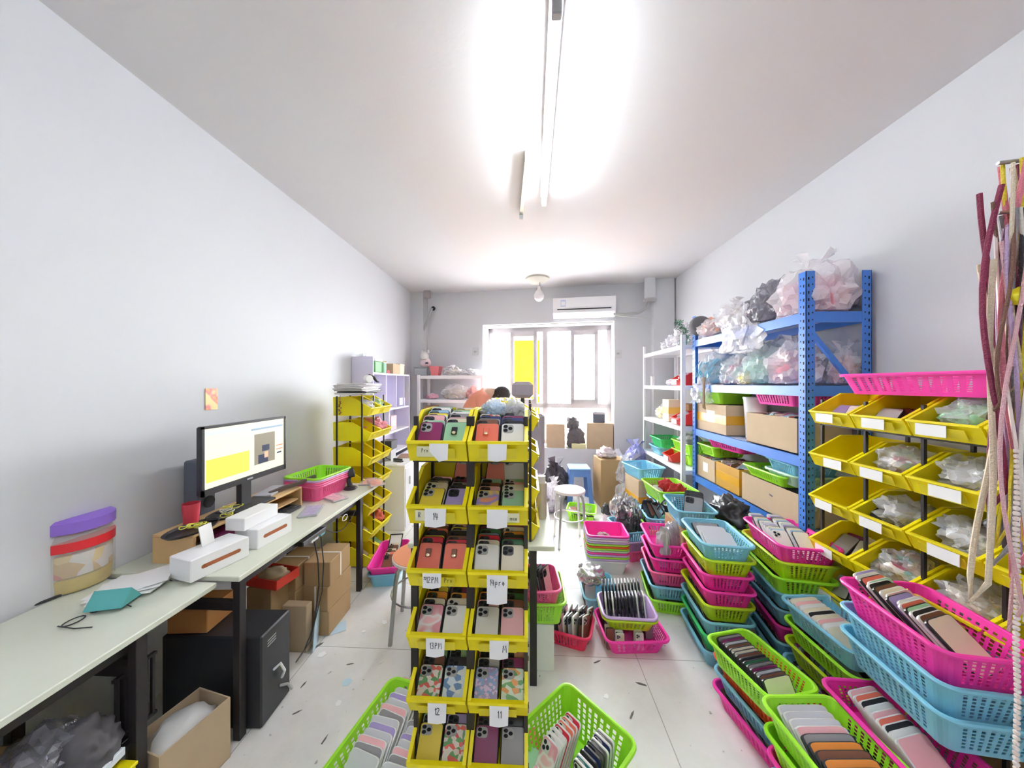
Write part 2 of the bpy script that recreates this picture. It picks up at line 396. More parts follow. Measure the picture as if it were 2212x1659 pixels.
MB().box(0, 0, 0, .1, .05, .12, 0, None, .01).obj('clamp', M_PVC, t); MB().box(0, 0, -.9, .006, .006, .9).obj('cable', M_GREYPL, t)
for (px, py, l) in ((1027, 760, 'small grey wall socket beside the upper left corner of the window'), (1335, 764, 'small wall socket between the window and the white shelving')):
    t = wallroot('wall_socket', l, 'socket', px, py)
    MB().box(0, -.008, -.06, .09, .014, .12, 0, None, .004).obj('face_plate', mat('socket_grey', (.6, .6, .6), .4), t)
    MB().box(0, -.017, -.015, .04, .006, .03).obj('outlet', M_GREYPL, t)

# ================================================================== PROTOTYPES
# ---- perforated plastic basket
PROTO = {}
def basket_meshes(Wd, Ld, Hd, holes=True, style=0):
    key = (Wd, Ld, Hd, holes)
    if key in PROTO: return PROTO[key]
    nx_, ny_, nc = 18, 26, 5
    def loop(wx, wy, rad, z):
        pts = []; hx, hy = wx/2, wy/2
        sx = [(-hx+rad) + (2*hx-2*rad)*i/nx_ for i in range(nx_)]
        sy = [(-hy+rad) + (2*hy-2*rad)*i/ny_ for i in range(ny_)]
        def corner(cx, cy, a0):
            return [(cx + rad*math.cos(a0+PI/2*k/nc), cy + rad*math.sin(a0+PI/2*k/nc), z) for k in range(nc)]
        pts += [(x, -hy, z) for x in sx]; pts += corner(hx-rad, -hy+rad, -PI/2)
        pts += [(hx, y, z) for y in sy]; pts += corner(hx-rad, hy-rad, 0)
        pts += [(-x, hy, z) for x in sx]; pts += corner(-hx+rad, hy-rad, PI/2)
        pts += [(-hx, -y, z) for y in sy]; pts += corner(-hx+rad, -hy+rad, PI)
        return pts
    rows = [0, .012]
    nr = 7
    z0, z1 = .016, Hd - .012
    zs = [0, z0]
    for i in range(nr): zs += [z0 + (z1-z0)*(i+.68)/nr, z0 + (z1-z0)*(i+1)/nr]
    zs.append(Hd)
    tp = .80
    loops = []
    for z in zs:
        k = tp + (1-tp) * (z/Hd); loops.append(loop(Wd - (1-k)*Wd*1.0, Ld - (1-k)*Wd*1.0, .034*k, z))
    n = len(loops[0]); vs = [p for l in loops for p in l]; fs = []
    # column solidity
    solid = []
    for seg, isc in ((nx_, 0), (nc, 1), (ny_, 0), (nc, 1)) * 2:
        for i in range(seg):
            solid.append(isc or i % 2 == 0 or i in (0, seg-1))
    solid = solid[:n]
    for r in range(len(zs)-1):
        holerow = holes and r >= 1 and r % 2 == 1 and r < len(zs)-2
        for k in range(n):
            if holerow and not solid[k]: continue
            j = (k+1) % n; fs.append((r*n+k, r*n+j, (r+1)*n+j, (r+1)*n+k))
    fs.append(tuple(range(n-1, -1, -1)))
    b = MB(); b.add(vs, fs)
    me = b.mesh('basket_body', mat('basket_pink', BASK['pink'], .38))
    # give the walls thickness
    bm = bmesh.new(); bm.from_mesh(me); bmesh.ops.recalc_face_normals(bm, faces=bm.faces)
    bmesh.ops.solidify(bm, geom=bm.faces[:], thickness=.0016); bm.to_mesh(me); bm.free()
    # rim: rolled flange
    rb = MB(); prof = [(-.002, -.006), (.004, -.004), (.011, -.009), (.013, -.002), (.010, .003), (.002, .004), (-.002, .001)]
    L = [loop(Wd+2*a, Ld+2*a, .034+a, Hd+z) for a, z in prof]; vs = [p for l in L for p in l]; fs = []
    m_ = len(prof)
    for r in range(m_):
        for k in range(n):
            j = (k+1) % n; r2 = (r+1) % m_; fs.append((r*n+k, r*n+j, r2*n+j, r2*n+k))
    rb.add(vs, fs, 0, None, True); rme = rb.mesh('basket_rim', mat('basket_pink', BASK['pink'], .38))
    bm = bmesh.new(); bm.from_mesh(rme); bmesh.ops.recalc_face_normals(bm, faces=bm.faces); bm.to_mesh(rme); bm.free()
    PROTO[key] = (me, rme); return PROTO[key]
BW, BL_, BH = .24, .335, .092
def basket(x, y, z, rz, color, label, size=None, group=None, holes=True, tilt=(0, 0), name='plastic_basket'):
    Wd, Ld, Hd = size or (BW, BL_, BH)
    a, r = basket_meshes(Wd, Ld, Hd, holes)
    t = thing(name, label, 'basket', (x, y, z), rz, group); t.rotation_euler = (tilt[0], tilt[1], rz)
    for nm, me in (('basket_body', a), ('rim', r)):
        o = link(nm, me, t); setmat(o, 0, bask_mat(color))
    return t

# ---- phone case
CW, CHT, CT = .076, .152, .0095
def rrect(w, h, rad, n=4, z0=0):
    pts = []
    for (cx, cz, a0) in ((w/2-rad, z0+rad, -PI/2), (w/2-rad, z0+h-rad, 0), (-w/2+rad, z0+h-rad, PI/2), (-w/2+rad, z0+rad, PI)):
        for k in range(n+1):
            a = a0 + PI/2*k/n; pts.append((cx + rad*math.cos(a), cz + rad*math.sin(a)))
    return pts
def case_mb(bump=True):
    b = MB()
    A = rrect(CW-.006, CHT-.006, .010, 4, .003); B = rrect(CW, CHT, .013, 4)
    n = len(A); ys = [(-CT/2, A), (-CT/2+.002, B), (CT/2-.001, B), (CT/2, A)]
    vs = [(p[0], yv, p[1]) for yv, P in ys for p in P]
    fs = [tuple(range(n)), tuple(range(4*n-1, 3*n-1, -1))]; b.add(vs, fs[:1], 1); o = len(b.v)
    side = [(r*n+k, (r+1)*n+k, (r+1)*n+(k+1) % n, r*n+(k+1) % n) for r in range(3) for k in range(n)]
    b.add(vs, side + fs[1:], 0)
    if bump: bump_into(b)
    return b
def bump_into(b, mi=2, mr=0):
    P = rrect(.034, .036, .009, 3, .108); n = len(P)
    vs = [(p[0]-.015, -CT/2-.0015, p[1]) for p in P] + [(p[0]-.015, -CT/2+.0005, p[1]) for p in P]
    b.add(vs, [tuple(range(n))] + [(k, k+n, (k+1) % n+n, (k+1) % n) for k in range(n)], mr)
    for (lx, lz) in ((-.023, .118), (-.023, .135), (-.008, .1265)):
        vs = [(lx + .0068*math.cos(2*PI*k/12), -CT/2-.003, lz + .0068*math.sin(2*PI*k/12)) for k in range(12)]
        vs += [(v[0], -CT/2, v[2]) for v in vs]
        b.add(vs, [tuple(range(12))] + [(k, k+12, (k+1) % 12+12, (k+1) % 12) for k in range(12)], mi)
CASE_PLAIN = case_mb().mesh('phone_case', [M_BLKPL, case_mat('coral'), M_DARK])
CASE_BARE = case_mb(False).mesh('phone_case_shell', [M_BLKPL, case_mat('coral')])
_b = MB(); bump_into(_b, 0, 1); BUMP = _b.mesh('camera_cutout', [M_DARK, M_GREYPL])
_b = MB(); _b.box(-.004, -CT/2-.003, .095, .018, .006, .032, 0, None, .002); _b.lathe([(.001, 0), (.006, 0), (.006, .003), (.001, .004)], 10, M=Matrix.Translation((-.004, -CT/2-.006, .101)) @ Matrix.Rotation(PI/2, 4, 'X'), mi=1)
STRAP = _b.mesh('strap', [M_BLKPL, mat('gold_stud', (.85, .7, .45), .25, metal=.9)])
for me in (CASE_PLAIN, CASE_BARE, BUMP, STRAP):
    bm = bmesh.new(); bm.from_mesh(me); bmesh.ops.remove_doubles(bm, verts=bm.verts, dist=1e-6); bmesh.ops.recalc_face_normals(bm, faces=bm.faces); bm.to_mesh(me); bm.free()
N_CASE = 0
EDGES = {'light': mat('edge_clear', (.70, .70, .68), .25), 'dark': M_BLKPL}
def phone_case(Mx, color, label, group, front=None, edge='dark', strapcol=None):
    """Mx: world matrix of the case; front: None, 'lens' or 'strap'"""
    global N_CASE
    N_CASE += 1
    o = link('phone_case', CASE_BARE if front else CASE_PLAIN); o.matrix_world = Mx
    setmat(o, 1, case_mat(color)); setmat(o, 0, EDGES[edge])
    tag(o, label, 'phone case', group)
    if front == 'lens': link('camera_cutout', BUMP, o)
    if front == 'strap':
        s = link('strap', STRAP, o)
        if strapcol: setmat(s, 0, case_mat(strapcol))
    return o
REST = MB(); REST_M = {}; REST_L = []
def rest_idx(m):
    if m.name not in REST_M: REST_M[m.name] = len(REST_L); REST_L.append(m)
    return REST_M[m.name]
_rv = [tuple(v.co) for v in CASE_BARE.vertices]; _rf = [(tuple(p.vertices), p.material_index) for p in CASE_BARE.polygons]
def rest_case(Mx, color, edge='dark'):
    o = len(REST.v); REST.v += [tuple(Mx @ Vector(p)) for p in _rv]
    i0, i1 = rest_idx(EDGES[edge]), rest_idx(case_mat(color))
    for f, mi in _rf: REST.f.append([i+o for i in f]); REST.m.append(i1 if mi == 1 else i0); REST.sm.append(False)
def TR(x, y, z, rx=0, ry=0, rz=0): return Matrix.Translation((x, y, z)) @ Euler((rx, ry, rz)).to_matrix().to_4x4()

# ---- open-fronted stacking bin
def bin_mb(Wd, Dd, Hh, lip=.062):
    t = .0035; b = MB()
    b.box(0, Dd/2+.01, 0, Wd-.012, Dd-.02, t)
    b.prism([(Dd-t, 0), (Dd, 0), (Dd+.004, Hh), (Dd+.004-t, Hh)], 0, -Wd/2+.004, Wd/2-.004)
    prof = [(.016, 0), (Dd, 0), (Dd+.004, Hh), (Dd*.5, Hh), (-.012, lip), (-.012, lip-.006)]
    for sgn in (-1, 1):
        x0 = sgn*(Wd/2-.001); b.prism(prof, 0, x0 - sgn*t, x0)
        # thick rim flange along the sloping and top edges
        M1 = Vector((0, Dd*.5, Hh)); M0 = Vector((0, -.012, lip)); dirv = M1-M0; ang = math.atan2(dirv.z, dirv.y)
        b.box(0, dirv.length/2, -.003, .011, dirv.length, .006, 0, Matrix.Translation((x0 - sgn*.005, M0.y, M0.z)) @ Matrix.Rotation(ang, 4, 'X'))
        b.box(x0 - sgn*.005, Dd*.75, Hh-.003, .011, Dd*.5, .006)
    b.prism([(.016, 0), (.016+t, 0), (-.012+t, lip), (-.012, lip)], 0, -Wd/2+.002, Wd/2-.002)
    b.box(0, -.011, lip-.005, Wd-.004, .013, .008)
    return b
BINM = {}
def bin_(x, y, z, rz, label, size=(.176, .25, .142), group=None, card=None):
    """origin at the middle of the front edge; the bin extends to local +y"""
    if size not in BINM:
        b = bin_mb(*size); me = b.mesh('bin_body', M_YEL)
        bm = bmesh.new(); bm.from_mesh(me); bmesh.ops.recalc_face_normals(bm, faces=bm.faces); bm.to_mesh(me); bm.free()
        s_ = MB(); s_.box(0, -.0035, 0, size[0]*.62, .002, .034, 0, Matrix.Translation((0, .002, .014)) @ Matrix.Rotation(R(22), 4, 'X'))
        BINM[size] = (me, s_.mesh('label_holder', mat('yellow_slot', (.78, .66, .02), .3)))
    t = thing('storage_bin', label, 'storage bin', (x, y, z), rz, group)
    link('bin_body', BINM[size][0], t); link('label_holder', BINM[size][1], t)
    return t

# ---- handwriting: stroke letters in a unit box
STK = {'1': [[(.35,.75),(.5,1),(.5,0)]], '2': [[(.1,.8),(.3,1),(.65,.95),(.7,.7),(.1,0),(.8,.05)]], '3': [[(.1,.95),(.6,1),(.65,.75),(.35,.55),(.7,.4),(.6,.05),(.1,.05)]],
 '4': [[(.3,1),(.1,.4),(.85,.4)],[(.65,.9),(.6,0)]], 'P': [[(.15,0),(.2,1),(.65,.95),(.7,.65),(.2,.5)]], 'M': [[(.05,0),(.2,1),(.5,.35),(.8,1),(.95,0)]],
 'p': [[(.15,-.35),(.2,.6),(.6,.62),(.65,.2),(.2,.1)]], 'r': [[(.2,0),(.2,.6)],[(.2,.45),(.6,.62)]], 'o': [[(.35,.6),(.1,.3),(.35,0),(.65,.3),(.35,.6)]],
 'R': [[(.15,0),(.2,1),(.65,.95),(.65,.6),(.2,.5),(.75,0)]], 'm': [[(.05,0),(.1,.6),(.15,.5),(.4,.6),(.45,0)],[(.45,.5),(.75,.6),(.8,0)]],
 'a': [[(.6,.55),(.2,.5),(.1,.15),(.5,.05),(.6,.5),(.7,0)]], 'x': [[(.1,.6),(.7,0)],[(.7,.6),(.1,0)]], '#': [[(.1,.7),(.9,.8)],[(.05,.35),(.9,.45)],[(.3,.9),(.7,.2)]]}
def writing(txt, h, parent, at, inkm=M_INK, th=None, name='handwriting', adv=.72):
    b = MB(); x = 0; th = th or h*.048
    for ch in txt:
        for st in STK.get(ch, []):
            b.tube([(x + p[0]*h*.6, 0, p[1]*h) for p in st], th, 5)
        x += h*adv*(.6 if ch == '1' else 1)*.85
    b.v = [(v[0]-x/2, v[1], v[2]) for v in b.v]
    return b.obj(name, inkm, parent, at)

# ---- bags and pouches
def lump(sx, sy, sz, seed, rough=.35, freq=3.0, sub=3, flat=True):
    bm = bmesh.new(); bmesh.ops.create_icosphere(bm, subdivisions=sub, radius=1)
    off = Vector((seed*3.7, seed*1.3, seed*7.1))
    for v in bm.verts:
        p = v.co.copy(); d = noise.noise(p*freq*.5+off)*rough + (1-abs(noise.noise(p*freq+off*2)))**3*rough*.55 - rough*.2
        p *= 1 + d
        z = p.z
        if flat and z < -.55: z = -.55 + (z+.55)*.15
        v.co = Vector((p.x*sx/2, p.y*sy/2, (z+.58)*sz/1.55))
    mn = min(v.co.z for v in bm.verts)
    for v in bm.verts: v.co.z -= mn
    return bm
def lump_obj(name, sx, sy, sz, seed, m, parent=None, loc=None, rough=.35, freq=3.0, sub=3, smooth=True):
    bm = lump(sx, sy, sz, seed, rough, freq, sub); me = bpy.data.meshes.new(name)
    for f in bm.faces: f.smooth = smooth
    bm.to_mesh(me); bm.free(); me.materials.append(m)
    return link(name, me, parent, loc)
def bag(x, y, z, sx, sy, sz, seed, label, inner=None, filmm=None, rz=0, knot=True, name='plastic_bag', cat='plastic bag', strands=None, rough=.35, group=None):
    t = thing(name, label, cat, (x, y, z), rz, group)
    fm = filmm or film('clear_film', (.82, .84, .88), .38)
    lump_obj('bag_film', sx, sy, sz, seed, fm, t, None, rough, 4.6, 4, smooth=not fm.name.endswith('film'))
    if inner: lump_obj('bag_contents', sx*.82, sy*.82, sz*.78, seed+3, inner, t, (0, 0, .006), rough*1.1, 5, 3, smooth=True)
    if knot:
        k = MB(); rnd = random.Random(seed)
        for i in range(5):
            a = rnd.uniform(0, 2*PI); k.add([(0, 0, 0), (.35*sz*math.cos(a), .35*sz*math.sin(a), .42*sz), (.35*sz*math.cos(a+.7), .35*sz*math.sin(a+.7), .36*sz), (.03*math.cos(a+.3), .03*math.sin(a+.3), .06)], [(0, 1, 2, 3)])
        k.obj('bag_neck', fm, t, (0, 0, sz*.88))
    if strands:
        rnd = random.Random(seed+9); k = MB()
        for i in range(26):
            a = rnd.uniform(-.5, .5); p = [(rnd.uniform(-.4, .4)*sx, -sy*.50+rnd.uniform(-.02, .02), sz*.25+0)]
            for q in range(4): p.append((p[-1][0]+a*sx*.18+rnd.uniform(-.02, .02), p[-1][1]+rnd.uniform(-.012, .012)+.012*q, p[-1][2]+sz*.15))
            k.tube(p, .004, 5)
        k.obj('bag_cords', strands, t)
    return t
# ---- boxes
def carton(x, y, z, sx, sy, sz, rz, label, m=None, strap=None, tape=None, paper=False, name='cardboard_box', cat='box', openm=None, group=None, side='x'):
    t = thing(name, label, cat, (x, y, z), rz, group); m = m or M_CARD
    if openm is None:
        MB().box(0, 0, 0, sx, sy, sz, 0, None, .003).obj('carton', m, t)
    else:
        b = MB(); th = .005
        b.box(0, 0, 0, sx, sy, th); b.box(-sx/2+th/2, 0, 0, th, sy, sz); b.box(sx/2-th/2, 0, 0, th, sy, sz); b.box(0, -sy/2+th/2, 0, sx-2*th, th, sz); b.box(0, sy/2-th/2, 0, sx-2*th, th, sz)
        b.obj('carton', m, t)
        lump_obj('contents', sx*.93, sy*.93, sz*.55, sum(map(ord, label)) % 97, openm, t, (0, 0, sz*.48), .25, 6, 3)
    if tape:
        k = MB(); k.box(0, -sy/2-.0008, sz*.35, sx*1.003, .0015, sz*.3); k.box(-sx/2-.0008, 0, sz*.35, .0015, sy*1.003, sz*.3); k.obj('tape', tape, t)
    if strap:
        k = MB(); e = .0012
        if side == 'x':
            k.box(0, 0, sz, .012, sy+2*e, e); k.box(0, -sy/2-e/2, 0, .012, e, sz); k.box(0, sy/2+e/2, 0, .012, e, sz)
        else:
            k.box(0, 0, sz, sx+2*e, .012, e); k.box(-sx/2-e/2, 0, 0, e, .012, sz); k.box(sx/2+e/2, 0, 0, e, .012, sz)
        k.obj('strap', strap, t)
    if paper: MB().box(-sx/2-.001, 0, sz*.35, .0015, sy*.28, sz*.42).obj('paper_label', M_PAPER, t)
    return t

# ================================================================== CENTRE: BIN RACK WITH PHONE CASES
SEAM, RY = -.175, .94
t = thing('bin_rack', 'black metal rack holding the two front columns of yellow bins', 'rack', (SEAM, RY, 0))
for px_ in (-.176, -.006, .006, .176):
    for py_ in (.055, .225):
        MB().box(px_*.97, py_, 0, .012, .012, 1.40).obj('post', M_BLACK, t)
for k in range(6):
    z = 1.262 - .187*k
    g = MB()
    for py_ in (.055, .225): g.box(0, py_, z-.004, .36, .010, .010)
    g.obj('cross_bar', M_BLACK, t)
WHERE = {(0,0): 'topmost bin with torn paper', (0,1): 'topmost bin with blank card', (1,0): 'bin marked R 14', (1,1): 'second bin with blank paper', (2,0): 'bin marked 12PM',
 (2,1): 'bin marked 14pro', (3,0): 'pink-marbled bin', (3,1): 'bin marked M', (4,0): 'floral bin', (4,1): 'polka-dot bin', (5,0): 'lowest bin, yellow front case', (5,1): 'lowest bin, plum front case'}
BINLAB = {(0,0): 'yellow bin with torn paper label, topmost over the 14 bin', (0,1): 'yellow topmost bin with blank card, holding coral and plum cases', (1,0): 'yellow bin with white card marked 14',
 (1,1): 'yellow bin with blank white paper over the word max', (2,0): 'yellow bin with card marked 12PM holding coral cases', (2,1): 'yellow bin with long paper marked 14pro', (3,0): 'yellow bin with paper marked 13PM',
 (3,1): 'yellow bin with paper marked M', (4,0): 'yellow bin marked 12 holding floral and blue leafy cases', (4,1): 'yellow bin marked 11 holding polka-dot and green floral cases', (5,0): 'lowest yellow bin of the front rack with yellow and floral cases', (5,1): 'lowest yellow bin of the front rack with plum and grey cases'}
FRONTS = {(0,0): [('plum', 'lens'), ('mint', 'strap', 'black')], (0,1): [('coral', 'strap', 'coral'), ('pearl white', 'lens')], (1,0): [('yellow', 'lens'), ('lavender', None)], (1,1): [('rainbow marbled', 'lens'), ('mint', 'lens')],
 (2,0): [('coral', 'strap', 'brown'), ('coral', 'strap', 'brown')], (2,1): [('pearl white', 'lens'), ('cream', None)], (3,0): [('pink-and-white marbled', 'lens'), ('pearl white', 'lens')], (3,1): [('pearl white', 'lens'), ('pale pink', 'lens')],
 (4,0): [('floral', 'lens'), ('blue leafy', 'lens')], (4,1): [('polka-dot lilac', 'lens'), ('green-and-orange floral', 'lens')], (5,0): [('yellow', 'lens'), ('floral', 'lens')], (5,1): [('plum', 'lens'), ('grey', 'lens')]}
POOL = {(0,0): ['pearl white', 'sky blue', 'mint', 'pale pink', 'grey', 'yellow', 'cream'], (0,1): ['plum', 'black', 'navy', 'brown', 'lavender', 'grey'], (1,0): ['brown', 'teal', 'plum', 'cream', 'black', 'coral', 'grey'],
 (1,1): ['coral', 'cream', 'mint', 'red', 'brown', 'pale pink'], (2,0): ['pale pink', 'plum', 'red', 'black', 'brown', 'coral', 'yellow'], (2,1): ['plum', 'forest green', 'red', 'black', 'sky blue', 'orange', 'cream'],
 (3,0): ['orange', 'cream', 'plum', 'yellow', 'black', 'red', 'sky blue'], (3,1): ['plum', 'forest green', 'pale pink', 'brown', 'cream', 'black', 'orange'], (4,0): ['forest green', 'brown', 'pale pink', 'mint', 'black', 'grey', 'plum'],
 (4,1): ['coral', 'grey', 'pale pink', 'orange', 'plum', 'silver', 'brown'], (5,0): ['red', 'mint', 'lavender', 'orange', 'brown', 'black'], (5,1): ['plum', 'brown', 'black', 'cream', 'pale pink']}
TILT = [36, 58, 36, 48, 48, 46]
HSC = [.82, .80, .74, .70, .66, .66]; STEP = [1.12, 1.15, 1.25, 1.6, 1.7, 1.6]
rn = random.Random(3)
for row in range(6):
    for col in range(2):
        k = (row, col); bx = SEAM + (-.0895, .0895)[col]; bz = 1.27 - .187*row
        bo = bin_(bx, RY, bz, 0, BINLAB[k], group='yellow bins on the front rack')
        base = Matrix.Translation((bx, RY, bz))
        t0 = TILT[row] + (0 if col == 0 else 3); dt = .7
        dy = CT*STEP[row]/math.cos(R(t0 + dt*7))
        n = min(9, int((.222-.152*HSC[row]*math.sin(R(t0+4)))/dy) + 1)
        for side in (0, 1):
            pool = POOL[k][:]; rn.shuffle(pool)
            for i in range(n):
                fr_ = FRONTS[k][side] if i == 0 else None
                colr = fr_[0] if fr_ else pool[i % len(pool)]
                if i in (4, 7) and rn.random() < .35: colr = rn.choice(list(CASEP))
                M_ = base @ TR((-.0405, .0405)[side] + rn.uniform(-.0012, .0012), .020 + i*dy, .005 + i*(.0055 if row == 0 else .003) + (rn.uniform(0, .010) if i else 0), rx=-R(t0 + dt*i), ry=R(rn.uniform(-2, 2) if i else 0)) @ Matrix.Diagonal((1, 1, HSC[row], 1))
                lab = f"{colr} phone case, {ORD[i]} from the front, {('left', 'right')[side]} row, {WHERE[k]}"
                phone_case(M_, colr, lab, 'phone cases standing in the yellow bins', fr_[1] if fr_ else None, 'light' if (colr in ('pearl white', 'mint', 'cream') and rn.random() < .4) else 'dark', fr_[2] if fr_ and len(fr_) > 2 else None)
        if row == 1:
            for q_, (cc_, xx_) in enumerate((('coral', -.035), ('pearl white', .045)) if col else (('coral', .03),)):
                phone_case(base @ TR(xx_, .205, .02, rx=-R(9), ry=R(8 - 12*q_)), cc_, f"{cc_} phone case standing upright at the back of the {WHERE[k]}", 'phone cases standing in the yellow bins', 'lens')
        # paper cards taped on the bin fronts
        Wc, Hc, off = {(0,0): (.055, .052, .01), (0,1): (.055, .05, .0), (1,0): (.062, .055, .0), (1,1): (.06, .055, -.0), (2,0): (.055, .045, -.01), (2,1): (.06, .085, .0), (3,0): (.055, .055, 0), (3,1): (.055, .055, .005),
                       (4,0): (.055, .06, .005), (4,1): (.055, .06, .005)}.get(k, (0, 0, 0))
        if Wc:
            p = MB(); x0, x1 = off-Wc/2, off+Wc/2; zt_ = .058; zb_2 = zt_-Hc
            poly = [(x0, zt_), (x1, zt_), (x1-.002, zb_2+.006), (x0+.5*Wc, zb_2), (x0, zb_2+(.03 if k == (0,0) else .003))]
            p.prism(poly, 1, -.0185, -.0175); cardo = p.obj('paper_card', M_PAPER, bo)
            txt = {(1,0): '14', (2,0): '12PM', (2,1): '14pro', (3,0): '13PM', (3,1): 'M', (4,0): '12', (4,1): '11'}.get(k)
            if txt:
                h_ = .020 if len(txt) < 3 else .017
                writing(txt, h_, cardo, (off + (.016 if k == (3,1) else 0), -.0192, zt_-.012-h_ if k != (2,0) else zt_-.010-h_))
            if k == (1,0):
                q = MB().box(-.045, -.017, .022, .028, .001, .03).obj('paper_card', mat('yellowed_label', (.72, .70, .45), .6), bo); writing('R', .015, q, (-.046, -.0182, .032), M_BLUEINK)
            if k == (1,1): q = MB().box(.045, -.017, .022, .035, .001, .026).obj('paper_card', mat('yellowed_label', (.72, .70, .45), .6), bo); writing('max', .012, q, (.047, -.0182, .028), M_INK)
            if k == (2,0): writing('Pro', .014, bo, (.038, -.0175, .032), M_INK); writing('#', .014, cardo, (off-.020, -.0192, zt_-.022), M_INK)
            if k == (0,0): q = MB().box(-.03, -.017, .02, .05, .001, .03).obj('paper_card', mat('yellowed_label', (.72, .70, .45), .6), bo); writing('Pro', .012, q, (-.03, -.0182, .033), M_INK)
# pouches leaning at the back of the bins
bag(SEAM+.06, RY+.19, 1.385, .09, .08, .055, 5, 'clear bag of light blue goods on top of the blank card bin', case_mat('sky blue'), film('clear_film', (.82,.84,.88), .38), knot=False)
bag(SEAM+.13, RY+.20, 1.36, .09, .07, .075, 8, 'clear bag over dark cases at the back of the topmost bin', case_mat('grey'), film('clear_film', (.82,.84,.88), .38), knot=False)

# second rack standing on the table behind it
TX0, TX1, TY0, TY1, TZ = -.60, .135, 1.60, 2.75, .70
t = thing('work_table', 'pale green topped table with black legs behind the bin rack', 'table', ((TX0+TX1)/2, (TY0+TY1)/2, 0))
MB().box(0, 0, TZ-.025, TX1-TX0, TY1-TY0, .025, 0, None, .003).obj('tabletop', M_DESK, t)
for sx in (-1, 1):
    for sy in (-1, 1):
        MB().box(sx*((TX1-TX0)/2-.075*(sx > 0)-.03), sy*((TY1-TY0)/2-.03), 0, .035, .035, TZ-.025).obj('leg', M_BLACK, t)
for sy in (-1, 1): MB().box(-.06, sy*((TY1-TY0)/2-.03), TZ-.075, TX1-TX0-.25, .03, .045).obj('apron', M_BLACK, t)
RX = .045
t = thing('bin_rack', 'black rack of yellow bins standing on the table behind the front rack', 'rack', (RX, 1.65, TZ))
for a in (-.03, -.22):
    for b_ in (0, .205, .41): MB().box(a, b_, 0, .012, .012, .70).obj('post', M_BLACK, t)
for row in range(4):
    for j in range(2):
        bo = bin_(RX, 1.755 + j*.205, TZ + .005 + row*.185, PI/2, f"aisle-facing yellow bin on the table rack, {ORD[row]} from below, {('front','rear')[j]} column", size=(.2, .25, .15), group='yellow bins of the table rack')
        if j == 0 and row > 0:
            MB().box(.03, -.017, .0, .06, .001, .05).obj('paper_card', M_PAPER, bo)
    for q in range(9):
        rest_case(TR(RX-.03-.012*q if False else RX-.06-.02*(q % 8), 1.72+.07*(q % 2), TZ+.02+row*.185, rx=R(-15), rz=PI/2), rn.choice(['pearl white', 'cream', 'grey', 'sky blue', 'pale pink']), 'light')
t = thing('paper_roll', 'white and silver upright roll standing on the table edge', 'roll', (.085, 1.95, TZ))
MB().lathe([(.03, 0), (.032, .01), (.032, .20), (.03, .21)], 20).obj('roll', mat('beige_roll', (.62, .55, .42), .35, metal=.3), t); MB().lathe([(.024, .21), (.024, .25), (.001, .252)], 16).obj('cap', M_WHITE, t)

# goods under the table edge
basket(.085, 1.83, .245, 0, 'lime green', 'lime green basket on the white box under the table edge', (.22, .30, .12))
basket(.075, 1.80, .33, R(4), 'rose', 'small rose basket inside the lime green basket under the table', (.18, .24, .10))
carton(.04, 1.84, 0, .20, .28, .24, 0, 'white cardboard box on the floor supporting the green basket', M_PAPER, name='white_box')
for i in range(6):
    phone_case(TR(.03+.018*i, 1.73 + .02*(i % 2), .36, rx=-R(12), rz=R(60)), ['pale pink', 'black', 'coral', 'silver', 'black', 'pale pink'][i], f"{['pale pink', 'black', 'coral', 'silver', 'black', 'pale pink'][i]} phone case, {ORD[i]} of six in the small rose basket", 'phone cases in the rose basket')

# ================================================================== FLOOR BASKETS
def cases_row(M0, n, colors, dy, tilt, where, group, xs=(0,), edge=None, z=.012, lean=None, indiv=True, start=0, jit=.004, up=0, sc=1):
    """a row of cases standing along local y of M0"""
    for s_i, x in enumerate(xs):
        for i in range(n):
            colr = colors[(i*len(xs) + s_i*3 + (i*i) % 5) % len(colors)]
            M_ = M0 @ TR(x + rn.uniform(-jit, jit)*.4, start + i*dy, z + up + rn.uniform(0, jit), rx=-R(tilt), rz=0)
            e = edge or ('light' if rn.random() < .35 else 'dark')
            if sc != 1: M_ = M_ @ Matrix.Diagonal((sc, 1, sc, 1))
            if indiv:
                side = '' if len(xs) == 1 else (', left row' if s_i == 0 else ', right row')
                phone_case(M_, colr, f"{colr} phone case, {ORD[i]} from the front{side} in {where}", group, None, e)
            else: rest_case(M_, colr, e)
def BT(x, y, z, rz): return TR(x, y, z, rz=rz)
# big lime basket at the foot of the rack
bx, by, brz = .155, 1.215, R(-46)
basket(bx, by, 0, brz, 'lime green', 'large lime green basket on the floor before the rack, turned corner-wise', (.33, .38, .16))
M0 = BT(bx, by, 0, brz)
cases_row(M0 @ TR(.02, -.02, 0, rz=R(0)), 8, ['black', 'navy', 'teal', 'black', 'lavender', 'grey'], .021, 8, 'the dark row, large lime basket', 'phone cases in the large lime basket', (.055,), start=-.02, up=-.002)
cases_row(M0, 7, ['pink-and-white marbled', 'coral', 'pearl white', 'red'], .022, 35, 'the pale row, large lime basket', 'phone cases in the large lime basket', (-.06,), start=-.11, edge='light')
for i in range(9):
    rest_case(M0 @ TR(-.085+.06*(i % 3), -.13+.075*(i//3)+.01*(i % 2), .016+.010*(i % 3), rx=-R(78), rz=R(25*i)) @ Matrix.Diagonal((1.1, 1, .9, 1)), ['pink-and-white marbled', 'pearl white', 'floral', 'coral', 'mint', 'pale pink'][i % 6], 'light')
